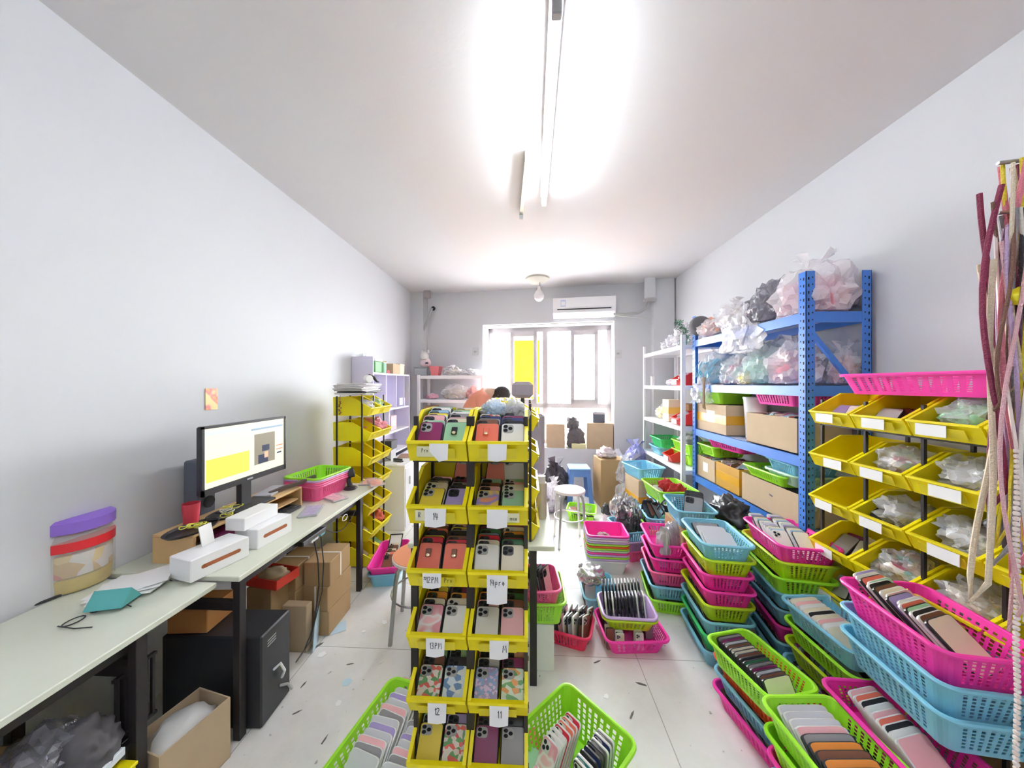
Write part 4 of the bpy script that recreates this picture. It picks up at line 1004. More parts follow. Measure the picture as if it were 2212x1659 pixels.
# ================================================================== RIGHT: YELLOW BIN RACK
YX = 1.47
YC = [1.645, 1.43, 1.215, 1.0, .785]
t = thing('bin_rack', 'black rack of wide yellow bins along the right wall', 'rack', (YX, 1.22, 0))
for a in (.06, .24):
    for b_ in (-.54, -.325, -.11, .105, .32, .535): MB().box(a, b_, 0, .012, .010, 1.42).obj('post', M_BLACK, t)
ZR = [1.30, 1.085, .87, .645, .43]
for r_, z in enumerate(ZR):
    g = MB(); g.box(.06, 0, z-.012, .012, 1.08, .010); g.box(.24, 0, z-.012, .012, 1.08, .010); g.obj('cross_bar', M_BLACK, t)
    for j, y in enumerate(YC):
        bo = bin_(YX, y, z, -PI/2, f"wide yellow bin by the right wall, {ORD[r_]} row, {ORD[j]} from blue rack", size=(.208, .28, .15), group='yellow bins along the right wall')
        MB().box(rn.uniform(-.03, .03), -.0165, .012, .09, .0015, .042).obj('paper_card', M_PAPER, bo)
        full = (r_*3+j*2) % 4
        if r_ < 5 and not (r_ in (1, 2) and j == 0):
            nn = 6 if (r_+j) % 2 else 9
            for q in range(nn):
                rest_case(Matrix.Translation((YX, y, z)) @ TR(.05+.018*q, -.045+.09*((q+j) % 2), .012, rx=-R(50), rz=-PI/2+rn.uniform(-.5, .5)) @ Matrix.Diagonal((1, 1, .8, 1)), rn.choice(['brown', 'black', 'cream', 'silver', 'grey', 'pearl white', 'plum', 'lavender']))
        if (r_, j) in ((0, 2), (1, 2), (2, 2), (3, 1), (3, 2), (1, 1), (2, 1), (0, 3), (1, 3), (2, 3)):
            lb = {(0, 2): ('mint flat pouch', case_mat('mint')), (1, 2): ('heap of clear grey sleeves', case_mat('silver')), (2, 2): ('tangle of black and white cables', pattern('cable_mix', [(.8, .8, .8), (.05, .05, .06), (.75, .75, .78), (.12, .12, .2)], 30, 'voronoi')),
                  (3, 1): ('bag of silver and brown trinkets', M_MULTI), (3, 2): ('bag of pale sleeves', case_mat('cream')), (1, 1): ('bag of dark speckled goods', M_MULTI), (2, 1): ('bag of greyish sleeves', case_mat('grey')), (0, 3): ('bag of green goods', case_mat('forest green')), (1, 3): ('bag of white goods', case_mat('silver')), (2, 3): ('bag of grey goods', case_mat('grey'))}[(r_, j)]
            bag(YX+.13, y, z+.035, .18, .18, .105, r_*10+j, f"{lb[0]} in the wide yellow bin, {ORD[r_]} row, {ORD[j]} column", lb[1], film('clear_film', (.82,.84,.88), .38), knot=False, rough=.45)
basket(1.66, 1.38, 1.453, R(3), 'pink', 'pink basket lying on top of the yellow rack by the wall', (.30, .52, .09))
carton(1.62, 1.22, .0, .13, .9, .35, 0, 'brown box on the floor under the wide yellow bins', M_CARD)

# ================================================================== RIGHT EDGE: HANGING STRAPS
t = thing('display_stand', 'slim steel stand from which the straps hang', 'stand', (1.16, .70, 0))
MB().tube([(0, 0, 0), (0, 0, 1.97)], .012, 10).obj('pole', M_STEEL, t); MB().lathe([(.13, 0), (.13, .012), (.02, .02), (.001, .02)], 20).obj('base', M_STEEL, t)
for a in (1.965, 1.86): MB().tube([(0, 0, a), (-.17, .03, a)], .004, 8).obj('arm', M_STEEL, t)
rs = random.Random(12)
scol = [('cream', (.72, .60, .45)), ('brown', (.20, .09, .06)), ('dusty pink', (.72, .42, .45)), ('maroon', (.25, .02, .07)), ('mauve', (.50, .35, .55)), ('beige', (.66, .55, .42)), ('grey', (.32, .30, .33)), ('yellow', (.85, .70, .05)), ('ivory', (.78, .72, .66)), ('rose', (.72, .22, .28)), ('black', (.05, .04, .05)), ('sand', (.60, .48, .36))]
for i in range(36):
    cn, cc = scol[i % 12]
    x = .975 + .0048*i; y = .735 - .004*(i % 3)*3 + .01*rs.uniform(-1, 1); zt2 = min(1.965, (1.965 if i % 2 else 1.86) - .10*max(0, 1-i/6)); ln = rs.uniform(.45, .88)
    w_ = rs.uniform(.008, .024); pts = []
    n = 26
    for q in range(n+1):
        a = q/n; side = -1 if a < .5 else 1; aa = a*2 if a < .5 else 2-a*2
        pts.append((x + side*w_*math.sin(PI*min(1, aa*1.0+.05)) + .013*math.sin(a*9+i), y + side*.012 + .006*math.sin(a*14+i*2), zt2 - ln*aa))
    b = MB(); b.tube(pts, .0032 if i % 3 else .0048, 6)
    o = tag(b.obj('phone_strap', mat('strap_' + cn.replace(' ', '_'), cc, .55, bump=.5, bscale=300)), f"{cn} looped phone strap, {ORD[i//3]} trio from the aisle in the hanging bundle", 'strap', 'straps hanging on the stand')
ch = MB(); 
for q in range(120):
    z = 1.36 - q*.0105; ch.lathe([(.001, z), (.0042, z+.002), (.0048, z+.005), (.0042, z+.008), (.001, z+.010)], 7, x=.985 + .0015*math.sin(q*.3), y=.70)
ch.tube([(.985, .70, 1.37), (.985, .72, 1.55), (.99, .735, 1.86)], .003, 5)
tag(ch.obj('bead_strap', mat('ivory_beads', (.80, .70, .66), .3)), 'long ivory beaded strap hanging down before the pink baskets', 'strap')
t = thing('bow', 'bright yellow ribbon bow among the hanging straps', 'ribbon', (1.00, .70, 1.66)); lump_obj('loop', .05, .03, .035, 3, mat('ribbon_yellow', (.90, .78, .02), .4), t); lump_obj('tail', .07, .02, .02, 4, mat('ribbon_yellow', (.90, .78, .02), .4), t, (.04, 0, .02))

# ================================================================== LEFT: TWO DESKS
def desk(x0, x1, y0, y1, z, label, legy, shelfrail=False):
    t = thing('desk', label, 'desk', ((x0+x1)/2, (y0+y1)/2, 0)); w_, l_ = x1-x0, y1-y0; cy = (y0+y1)/2
    MB().box(0, 0, z-.022, w_, l_, .022, 0, None, .003).obj('desktop', M_DESK, t)
    for yy in legy:
        for sx in (-1, 1): MB().box(sx*(w_/2-.035), yy-cy, 0, .032, .032, z-.022, 0, None, .002).obj('leg', M_BLACK, t)
        MB().box(0, yy-cy, z-.16, w_-.1, .025, .035).obj('side_rail', M_BLACK, t)
    b = MB(); b.box(w_/2-.06, (legy[0]+legy[-1])/2-cy, z-.075, .025, legy[-1]-legy[0], .045); b.box(-w_/2+.06, (legy[0]+legy[-1])/2-cy, z-.075, .025, legy[-1]-legy[0], .045); b.obj('apron', M_BLACK, t)
    if shelfrail:
        MB().box(w_/2-.05, (legy[0]+legy[-1])/2-cy, .30, .022, legy[-1]-legy[0], .022).obj('lower_rail', M_BLACK, t)
        MB().box(-.02, (legy[0]+legy[-1])/2-cy, .285, w_-.1, legy[-1]-legy[0], .012).obj('lower_shelf', mat('dark_board', (.10, .07, .05), .6), t)
    return t
DZ = .705
desk(XL+.005, -1.185, 1.28, 2.54, DZ, 'long pale green topped computer desk with black steel legs', (1.32, 2.30))
desk(XL+.005, -1.262, -.05, 1.262, DZ-.012, 'near pale green topped desk at the picture edge, candy jar on it', (.05, 1.02), True)
# monitor riser (wooden), standing against the wall
rx0, rx1, ry0, ry1, rz0 = -1.66, -1.47, 1.36, 2.05, DZ
t = thing('monitor_riser', 'light wooden monitor riser with open compartments on the desk', 'shelf', ((rx0+rx1)/2, (ry0+ry1)/2, rz0)); L_ = ry1-ry0; W_ = rx1-rx0
MB().box(0, 0, .115, W_, L_, .012, 0, None, .002).obj('top_board', M_WOOD, t)
for yy in (-L_/2+.006, -.06, L_/2-.006): MB().box(0, yy, 0, W_, .012, .115).obj('divider', M_WOOD, t)
MB().box(0, L_/4-.02, .052, W_-.01, L_/2-.02, .008).obj('shelf', M_WOOD, t); MB().box(-W_/2+.004, 0, 0, .008, L_-.02, .115).obj('back_board', M_WOOD, t)
t = thing('keyboard', 'black keyboard slid under the wooden riser', 'keyboard', (-1.50, 1.86, DZ)); MB().box(0, 0, 0, .10, .32, .018, 0, None, .004).obj('base', M_BLKPL, t)
kb = MB()
for i in range(4):
    for j in range(14): kb.box(-.035+.022*i, -.14+.0215*j, .018, .017, .017, .005)
kb.obj('keys', mat('key_black', (.06, .06, .065), .4), t)
# monitor
p1 = Vector(atx(443, 985, -1.50)); p2 = Vector(atx(622, 955, -1.50))
ymn, ymx = p1[0], p2[0]
mz0 = atx(622, 1012, -1.50)[1]; mz1 = atx(622, 899, -1.50)[1]; mw = ymx-ymn; mh = mz1-mz0; mcy = (ymn+ymx)/2
t = thing('monitor', 'black framed computer monitor showing a pale yellow web page', 'monitor', (-1.53, mcy, DZ+.127))
MB().box(0, 0, 0, .14, .24, .012, 0, None, .005).obj('stand_base', M_BLKPL, t); MB().box(-.02, 0, .012, .03, .06, .16).obj('stand_neck', M_BLKPL, t)
zb0 = mz0-(DZ+.127)
cas = MB(); cas.box(-.004, 0, zb0, .028, mw, mh, 0, None, .006); cas.box(.012, 0, zb0, .008, mw, .030); cas.box(.012, 0, zb0+mh-.012, .008, mw, .012); cas.box(.012, -mw/2+.006, zb0, .008, .012, mh); cas.box(.012, mw/2-.006, zb0, .008, .012, mh)
cas.obj('bezel', M_BLKPL, t)
def em(name, col, s=.28): return mat(name, (0, 0, 0), .3, emit=col, es=s)
sc_ = MB().box(.0105, 0, zb0+.030, .002, mw-.024, mh-.042).obj('screen', em('screen_pale', (.80, .78, .55)), t)
def scr(y0, y1, z0, z1, m, nm, d=.0): MB().box(.0122+d, (y0+y1)/2*mw-.5*mw*0, zb0+.03+z0*(mh-.042), .0006, (y1-y0)*mw, (z1-z0)*(mh-.042)).obj(nm, m, sc_)
scr(-.46, .0, .10, .48, em('screen_yellow', (.85, .80, .10)), 'yellow_field'); scr(-.46, .02, .88, .95, em('screen_grey', (.55, .62, .60)), 'menu_bar'); scr(.02, .46, .84, .88, em('screen_blue', (.25, .35, .45)), 'address_bar')
scr(.06, .34, .16, .76, em('screen_picture', (.25, .22, .16)), 'picture'); scr(.16, .26, .40, .52, em('screen_dark', (.03, .04, .08)), 'picture_shape', .0008); scr(.11, .24, .17, .34, em('screen_dark', (.03, .04, .08)), 'picture_shape', .0008); scr(.19, .24, .26, .38, em('screen_skin', (.70, .42, .28)), 'picture_hand', .0014)
scr(.36, .46, .44, .46, em('screen_red', (.55, .2, .12)), 'text_line'); scr(.36, .46, .36, .38, em('screen_red', (.55, .2, .12)), 'text_line'); scr(-.46, -.05, .60, .61, em('screen_grey', (.55, .62, .60)), 'text_line'); scr(.37, .44, .28, .31, em('screen_dark', (.03, .04, .08)), 'text_line')
MB().box(.0165, 0, zb0+.010, .001, .035, .008).obj('badge', M_GREYPL, t)
t = thing('speaker', 'tall dark grey speaker standing behind the monitor', 'speaker', (-1.715, 1.62, DZ+.0)); MB().box(0, 0, 0, .09, .09, .40, 0, None, .008).obj('cabinet', mat('slate_plastic', (.12, .13, .17), .5), t)
MB().lathe([(.03, 0), (.03, .004), (.001, .002)], 16, M=Matrix.Translation((.05, 0, .18)) @ Matrix.Rotation(PI/2, 4, 'Y')).obj('speaker_cone', M_DARK, t)
t = thing('red_cup', 'small red cup between the speaker and the monitor', 'cup', (-1.60, 1.47, DZ+.128)); MB().lathe([(.028, 0), (.034, .10), (.032, .10), (.026, .004)], 18).obj('cup', mat('cup_red', (.62, .05, .08), .4), t)
# trays with coils, black strap on riser
for (y, n_, l) in ((1.60, 8, 'black oval tray of yellow rubber rings on the wooden riser'), (1.41, 6, 'dark tray with plum goods at the near end of the riser')):
    t = thing('tray', l, 'tray', (-1.53, y, DZ+.127)); m_ = Matrix.Diagonal((.8, 1.25, 1, 1))
    MB().lathe([(.001, 0), (.08, 0), (.09, .012), (.086, .012), (.078, .004), (.001, .004)], 28, M=m_).obj('tray', M_BLKPL, t)
    for i in range(n_):
        rr = random.Random(i*7+n_); cx_, cy_ = rr.uniform(-.03, .03), rr.uniform(-.05, .05); r_ = rr.uniform(.015, .028); b_ = MB()
        b_.tube([(cx_+r_*math.cos(2*PI*k/14), cy_+r_*math.sin(2*PI*k/14), .010+.003*i+.003*math.sin(k)) for k in range(15)], .0025, 5)
        b_.obj('ring', mat('ring_yellow', (.62, .60, .08), .5) if (i % 3 or n_ == 6 and i % 2) else mat('ring_pale', (.60, .58, .50), .5), t)
t = thing('tape_holder', 'flat dark strap lying across the far end of the riser', 'strap', (-1.50, 2.00, DZ+.135)); MB().tube([(-.05, -.12, 0), (-.02, -.04, .012), (.01, .05, .012), (.05, .15, .03)], .014, 4).obj('strap', mat('taupe_strap', (.10, .07, .06), .5), t)
t = thing('document_pile', 'few grey sheets lying under the far edge of the monitor', 'paper', (-1.58, 1.93, DZ+.128), R(12)); MB().box(0, 0, 0, .10, .2, .012, 0, None, .002).obj('sheets', mat('grey_sheets', (.48, .46, .50), .5), t)
# cream cylinder inside the riser etc.
t = thing('plum_pouch', 'plum fabric pouch inside the near riser compartment', 'pouch', (-1.53, 1.58, DZ+.002)); lump_obj('pouch', .12, .16, .07, 31, case_mat('plum'), t)
# white boxes with brown slot
def slotbox(x, y, z, w_, l_, h_, rz, label, slot=True):
    t = thing('white_box', label, 'box', (x, y, z), rz); MB().box(0, 0, 0, w_, l_, h_, 0, None, .003).obj('carton', M_WHITE, t)
    if slot:
        k = MB(); k.box(w_/2, 0, h_*.42, .002, l_*.60, h_*.18, 0, None, 0); k.lathe([(h_*.09, 0), (h_*.09, .002), (.001, .002)], 12, M=Matrix.Translation((w_/2-.001, l_*.3, h_*.51)) @ Matrix.Rotation(PI/2, 4, 'Y')); k.lathe([(h_*.09, 0), (h_*.09, .002), (.001, .002)], 12, M=Matrix.Translation((w_/2-.001, -l_*.3, h_*.51)) @ Matrix.Rotation(PI/2, 4, 'Y'))
        k.obj('slot', mat('brown_slot', (.42, .13, .05), .5), t)
slotbox(-1.345, 1.60, DZ, .13, .20, .095, R(-6), 'white box with brown slot beneath a plain white box')
slotbox(-1.385, 1.575, DZ+.096, .10, .20, .06, R(-2), 'plain white box stacked on the slotted box', False)
slotbox(-1.375, 1.35, DZ, .13, .22, .09, R(-14), 'white box with wide brown slot on the near desk corner')
t = thing('card', 'small upright white card leaning behind the wide slotted box', 'card', (-1.40, 1.36, DZ+.092)); o_ = MB().box(0, 0, 0, .004, .055, .085).obj('card', M_PAPER, t); o_.rotation_euler.y = R(-12)
# clear pouches on the desk
M_PCH = mat('pouch_lilac', (.55, .48, .56), .25, metal=.35)
for i, (px, py, l, rz_) in enumerate(((672, 1106, 'clear wrapped lilac case nearest the white boxes on the desk', 20), (722, 1077, 'clear wrapped pink case in the middle of the desk', 60), (795, 1042, 'clear wrapped case at the far end of the desk', 15), (812, 1048, 'second wrapped case overlapping the far desk end one', 35))):
    x, y = atz(px, py, DZ); t = thing('wrapped_case', l, 'package', (x, y, DZ + (.014 if i == 3 else 0)), R(rz_), 'clear wrapped cases on the desk')
    MB().box(0, 0, .002, .075, .15, .010, 0, None, .004).obj('case', case_mat('lavender' if i == 0 else 'pale pink') if i < 2 else case_mat('coral'), t); MB().box(0, 0, 0, .11, .18, .014, 0, None, .005).obj('wrapper', film('clear_film', (.82,.84,.88), .38), t)
# barcode scanner
x, y = atz(757, 1056, DZ)
t = thing('barcode_scanner', 'black barcode scanner on a stand at the far desk end', 'scanner', (x, y, DZ), R(30))
MB().lathe([(.045, 0), (.05, .006), (.04, .016), (.02, .022), (.001, .022)], 20).obj('base', M_BLKPL, t); MB().tube([(0, 0, .02), (-.012, 0, .06), (-.012, 0, .085)], [.02, .016, .018], 10).obj('neck', M_BLKPL, t)
h_ = MB(); h_.lathe([(.024, 0), (.034, .02), (.036, .055), (.030, .058), (.028, .05), (.001, .045)], 18, M=Matrix.Translation((-.03, 0, .115)) @ Matrix.Rotation(R(80), 4, 'Y')); h_.obj('scan_head', mat('gloss_black', (.04, .04, .045), .12), t)
# basket stack on desk
x, y = -1.50, 2.27
for i, c in enumerate(('rose', 'rose', 'rose', 'lilac', 'lime green')):
    basket(x, y, DZ+.0015+.014*i, R(-7), c, f"{c} basket, {ORD[i]} from the desktop in the nested desk stack", (.27, .33, .105), 'nested baskets on the desk')
# near desk things
x, y = atz(165, 1262, DZ-.012)
t = thing('candy_jar', 'big clear jar with purple lid and red label on the near desk', 'jar', (x, y, DZ-.012))
MB().lathe([(.085, 0), (.10, .015), (.10, .20), (.09, .225), (.085, .23)], 28).obj('jar', film('jar_clear', (.80, .80, .78), .30), t)
MB().lathe([(.001, .004), (.09, .006), (.094, .06), (.001, .064)], 24).obj('yellow_candy', mat('candy_yellow', (.85, .62, .02), .5, vary=.5, vscale=30), t); MB().lathe([(.094, .066), (.094, .15), (.001, .155)], 24).obj('mixed_candy', pattern('candy_mix', [(.62, .40, .15), (.75, .55, .2), (.60, .2, .15), (.75, .70, .65)], 22), t)
MB().lathe([(.101, .165), (.101, .20)], 28).obj('red_band', mat('label_red', (.80, .03, .04), .4), t)
MB().lathe([(.094, .232), (.102, .235), (.102, .275), (.09, .285), (.001, .285)], 28).obj('lid', mat('lid_purple', (.30, .16, .68), .4), t)
t = thing('tape_roll', 'black rimmed flat glasses lying on the near desk', 'glasses', atz(190, 1330, DZ-.012) + (DZ-.010,), R(-4))
g = MB()
for s_ in (-1, 1):
    g.tube([(-.02+.0, s_*.034, .004)] + [(.018*math.cos(a), s_*.034+.026*math.sin(a), .004) for a in [PI+2*PI*k/14 for k in range(15)]], .0022, 6)
    g.tube([(-.018, s_*.06, .004), (.05, s_*.062, .004), (.10, s_*.05, .004)], .002, 5)
g.obj('rim', M_BLKPL, t); t.name = 'glasses'
x, y = atz(60, 1316, DZ-.012); t = thing('pen', 'black pen near the wall edge of the near desk', 'pen', (x, y, DZ-.006)); MB().tube([(-.02, -.07, 0), (.02, .07, 0)], .005, 8).obj('barrel', M_BLKPL, t); MB().tube([(.02, .07, 0), (.023, .083, 0)], [.004, .001], 8).obj('tip', M_GREYPL, t)
x, y = atz(330, 1215, DZ)
t = thing('paper_pile', 'untidy pile of white printed sheets at the joint of the desks', 'paper', (-1.555, 1.215, DZ+.001), R(15))
for i in range(3): o_ = MB().box(.0, 0, .003*i, .21, .16, .002).obj('sheet', M_PAPER, t); o_.rotation_euler = (0, R(-3*i), R(12*i)); 
MB().prism([(-.06, 0), (.02, 0), (-.02, .05)], 0, -.05, .06).obj('teal_wrap', mat('teal_film', (.10, .42, .42), .3), t, (.02, -.10, 0))
t = thing('wall_sticker', 'small orange sticker on the wall above the monitor', 'sticker'); yy, zz = atx(457, 862, XL+.003); t.location = (XL+.001, yy, zz)
MB().box(.002, 0, -.06, .003, .07, .12).obj('sticker', pattern('orange_print', [(.85, .45, .12), (.80, .25, .20), (.88, .70, .30)], 14, 'noise'), t)

# under the far desk
for j, (x, y, l) in enumerate(((-1.255, 1.99, 'column at the aisle side'), (-1.42, 1.93, 'column at the wall side'))):
    for i in range(3):
        carton(x, y, .003+.146*i, .155, .24, .143, R(rn.uniform(-3, 3)), f"small brown carton under the desk, {ORD[i]} from the floor, {l}", M_CARD, strap=mat('white_strap', (.85, .82, .78), .5), group='small strapped cartons under the desk', side='x' if j == 0 and i < 2 else 'y')
t = thing('pc_tower', 'black computer tower standing crosswise on the floor under the desk end', 'computer', (-1.375, 1.435, 0), R(2))
MB().box(0, 0, 0, .44, .18, .40, 0, None, .006).obj('case', M_BLKPL, t)
k = MB()
for i in range(3): k.box(.2205, -.03, .33+.012*i, .002, .05, .004)
k.obj('vents', M_GREYPL, t); MB().tube([(.221, -.02, .20), (.245, -.01, .22), (.25, .01, .17), (.23, .02, .13)], .006, 6).obj('white_cable', M_WHITE, t); MB().tube([(.221, .02, .09), (.25, .03, .09), (.248, .06, .04), (.23, .08, .03)], .006, 6).obj('grey_cable', M_GREYPL, t)
carton(-1.30, 1.775, .0, .14, .05, .26, 0, 'thin pale carton between the computer and strapped cartons', M_CARDL)
t = thing('red_box', 'open shallow red box with cardboard lid above the computer', 'box', (-1.42, 1.75, .40), R(-10)); b_ = MB()
b_.box(0, 0, 0, .20, .14, .004); b_.box(-.1, 0, 0, .004, .14, .05); b_.box(.1, 0, 0, .004, .14, .05); b_.box(0, .07, 0, .2, .004, .05); b_.box(0, -.07, 0, .2, .004, .05); b_.obj('tray', mat('box_red', (.70, .05, .03), .5), t); lump_obj('insert', .17, .12, .05, 9, M_CARDL, t, (0, 0, .01))
carton(-1.45, 1.76, 0, .14, .15, .395, 0, 'tall brown carton under the red box by the wall')
t = thing('paper_bag', 'pale blue paper sheet standing by the thin carton', 'paper', (-1.205, 1.79, .0), R(20)); o_ = MB().box(0, 0, 0, .004, .10, .20).obj('sheet', mat('blue_paper', (.50, .66, .78), .6), t); o_.rotation_euler.x = R(-14)
t = thing('paper_sheet', 'pale blue sheet lying flat on the floor beside the cartons', 'paper', (-1.175, 1.93, .003), R(30)); MB().box(0, 0, 0, .12, .09, .001).obj('sheet', mat('blue_paper', (.50, .66, .78), .6), t)
# cables and power strip
t = thing('power_strip', 'black and blue power strip hung beneath the desk edge', 'power strip', (-1.215, 1.78, .625), 0)
MB().box(0, 0, 0, .035, .20, .025, 0, None, .004).obj('housing', M_BLKPL, t); MB().box(.0, .0, -.012, .03, .06, .012).obj('plug', M_WHITE, t); MB().box(.0, .07, -.012, .03, .04, .012).obj('plug', mat('plug_blue', (.10, .30, .42), .4), t)
def cable(pts, r, m_, l): tag(MB().tube(pts, r, 6).obj('cable', m_), l, 'cable')
def sag(p0, p1, d, n=10): return [(p0[0]+(p1[0]-p0[0])*k/n, p0[1]+(p1[1]-p0[1])*k/n, p0[2]+(p1[2]-p0[2])*k/n-d*math.sin(PI*k/n)) for k in range(n+1)]
cable([(-1.205, 1.78, .61), (-1.19, 1.79, .5), (-1.19, 1.80, .35), (-1.185, 1.76, .2), (-1.17, 1.70, .11), (-1.18, 1.60, .08)], .0035, M_BLKPL, 'black cable hanging from the power strip to the computer')
cable([(-1.212, 1.85, .61), (-1.195, 1.85, .45), (-1.185, 1.82, .3), (-1.18, 1.74, .16), (-1.175, 1.66, .10)], .003, M_BLKPL, 'second black cable hanging beside the first under the desk')
cable(sag((-1.22, 2.25, .60), (-1.22, 1.90, .62), .07), .003, M_BLKPL, 'black cable sagging under the desk near the far leg')
cable(sag((-1.60, 1.38, .62), (-1.50, 1.70, .55), .18), .004, M_BLKPL, 'black cable sagging by the wall beneath the desk')
t = thing('cable_coil', 'white coiled cable hooked beneath the desk edge', 'cable', (-1.20, 2.08, .62)); MB().tube([(.0, .03*math.cos(2*PI*k/14), .018*math.sin(2*PI*k/14)) for k in range(15)], .003, 6).obj('loop', M_WHITE, t)
# under the near desk
carton(-1.50, 1.43, .402, .17, .15, .10, R(5), 'orange brown carton on the black computer tower', mat('orange_card', (.55, .24, .07), .8))
carton(-1.30, 1.16, .0, .17, .22, .24, R(-12), 'open pale box with white film inside, on the floor by the near leg', M_CARDL, openm=mat('film_wad', (.72, .72, .72), .3))
carton(-1.56, .72, .30, .25, .35, .12, R(6), 'flat brown carton on the near desk lower shelf', M_CARD)
carton(-1.36, .60, .0, .26, .38, .20, R(-4), 'brown carton at the very front under the near desk')
bag(-1.40, .80, .215, .22, .26, .14, 71, 'grey plastic bag on the cartons under the near desk', None, M_SHEER, knot=False) if False else bag(-1.42, .88, .30, .20, .22, .17, 71, 'crumpled grey plastic bag on the near lower shelf', mat('grey_wrap', (.45, .43, .42), .6), M_SHEER, knot=False)
bag(-1.36, .93, .31, .14, .14, .14, 72, 'dark bundle beside the crumpled grey bag, near lower shelf', None, mat('dark_cloth', (.12, .11, .12), .8), knot=False, name='cloth_bundle', cat='bundle')
t = thing('yellow_box', 'yellow storage box on the floor under the near desk', 'box', (-1.31, .90, 0)); MB().box(0, 0, 0, .10, .18, .27, 0, None, .006).obj('body', M_YEL, t); MB().box(0, 0, .27, .105, .185, .012, 0, None, .003).obj('lid', M_YEL, t)
t = thing('paper_stack', 'slanting stack of white sheets over the yellow box', 'paper', (-1.35, .82, .313), R(8)); MB().box(0, 0, 0, .17, .30, .025, 0, None, .002).obj('sheets', mat('cool_paper', (.76, .80, .86), .6), t)
t = thing('metal_bracket', 'black metal grille leaning beneath the near desk', 'grille', (-1.33, 1.04, .325)); g = MB()
for i in range(6): g.box(0, -.05+.02*i, 0, .01, .008, .22)
g.box(0, 0, .0, .012, .12, .01); g.box(0, 0, .21, .012, .12, .01); g.obj('bars', M_BLACK, t)

# ================================================================== LEFT: YELLOW RACK SEEN FROM THE SIDE
LX, LY = -1.285, 2.68
t = thing('bin_rack', 'black rack of stacked yellow bins at the far desk end', 'rack', (LX, LY, 0))
for a in (-.06, -.27):
    for b_ in (-.10, .10, .30): MB().box(a, b_, 0, .012, .012, 1.40).obj('post', M_BLACK, t)
for r_ in range(7):
    z = .01 + .205*r_
    for j in range(2):
        bin_(LX, LY+.205*j, z, PI/2, f"yellow bin at the far desk end, {ORD[r_]} from the floor, {('near', 'rear')[j]} column", size=(.2, .30, .15), group='yellow bins at the far desk end')
        for q in range(3 if r_ not in (4,) else 6):
            rest_case(Matrix.Translation((LX, LY+.205*j, z)) @ TR(-.06-.03*q, -.04+.08*((q+j) % 2), .012, rx=-R(55), rz=PI/2) @ Matrix.Diagonal((1, 1, .8, 1)), rn.choice(['cream', 'plum', 'brown', 'silver', 'coral', 'mint']))
bag(LX-.10, LY+.02, 1.275, .15, .12, .085, 81, 'white wrapped goods in the top front bin by the desk', None, mat('film_wad', (.72, .72, .72), .3), knot=False)
bag(LX-.10, LY+.2, 1.275, .15, .12, .085, 82, 'clear pouch with green goods in the top rear bin', mat('green_goods', (.3, .62, .15), .5), film('clear_film', (.82,.84,.88), .38), knot=False)
bag(LX-.09, LY+.19, 1.07, .16, .16, .11, 83, 'crumpled pink film bag in the second bin from the top', None, mat('pink_film', (.85, .35, .42), .3), knot=False, rough=.5)
bag(LX-.10, LY+.19, .245, .15, .12, .10, 84, 'tangled red cords in the second rear bin from the floor', None, mat('red_cords', (.65, .12, .06), .5), knot=False, rough=.6)
for i in range(7):
    t = thing('mailer_pack', f"flat pack of clear mailer bags, {ORD[i]} from below on the yellow rack top", 'package', (LX-.13+rn.uniform(-.012, .012), LY-.02+rn.uniform(-.02, .02), 1.418+.0125*i), R(rn.uniform(-10, 10)), 'flat packs on the yellow rack top')
    MB().box(0, 0, 0, .24, .30, .010, 0, None, .004).obj('pack', mat('mailer_grey', (.55, .53, .52), .2) if i not in (1,) else M_BLKPL, t); MB().box(.085, 0, .0095, .03, .28, .002).obj('seal_strip', mat('mailer_seal', (.80, .78, .76), .3) if i % 2 else mat('mailer_brown', (.35, .22, .15), .4), t)
t = thing('tape_gun', 'black and white tape dispenser on top of the yellow rack', 'tape dispenser', (LX-.04, LY+.02, 1.508), R(60)); MB().tube([(-.05, 0, .05), (-.02, 0, .065), (.02, 0, .05), (.05, 0, .015), (.07, 0, .01)], [.008, .012, .014, .010, .006], 8).obj('handle', M_BLKPL, t); MB().lathe([(.001, -.02), (.032, -.02), (.032, .02), (.001, .02)], 18, M=Matrix.Translation((-.03, 0, .035)) @ Matrix.Rotation(PI/2, 4, 'X')).obj('tape_roll', M_PAPER, t)
t = thing('keychain_bunch', 'bunch of brown keychains hanging from the rack corner', 'keychain', (LX-.235, LY-.113, 1.36)); k = MB(); k.tube([(0, 0, .05), (0, -.004, 0)], .002, 5)
for i in range(9): k.lathe([(.001, -.012*i), (.010, -.012*i-.006), (.001, -.012*i-.013)], 8, x=.008*math.sin(i*2), y=-.006+.004*math.cos(i*3))
k.obj('charms', mat('charm_brown', (.42, .16, .10), .5, vary=.5, vscale=60), t)

# ================================================================== BACK LEFT: LILAC UNIT, WHITE SHELVING
CY0, CY1, CX1 = 3.20, 4.22, -1.555
t = thing('bookcase', 'lilac and white open bookcase against the side wall', 'bookcase', (XL+.005, CY0, 0)); D_ = CX1-XL-.005; L_ = CY1-CY0
MB().box(D_/2, .009, .0, D_, .018, 1.78, 0, None, .002).obj('side_panel', M_LILAC, t); MB().box(D_/2, L_-.009, .0, D_, .018, 1.62).obj('side_panel', M_LILAC, t)
MB().box(.006, L_/2, .67, .012, L_-.04, .96).obj('back_panel', M_LILAC, t)
for z in (1.62, 1.22, .95, .70): 
    MB().box(D_/2, L_/2, z-.018, D_-.004, L_-.04, .018).obj('shelf', M_WHITE, t)
for yy in (.32, .60, .84): MB().box(D_/2, yy, 1.22, D_-.01, .014, .382).obj('divider', M_LILAC, t)
MB().box(D_/2, .40, .95, D_-.01, .014, .252).obj('divider', M_LILAC, t)
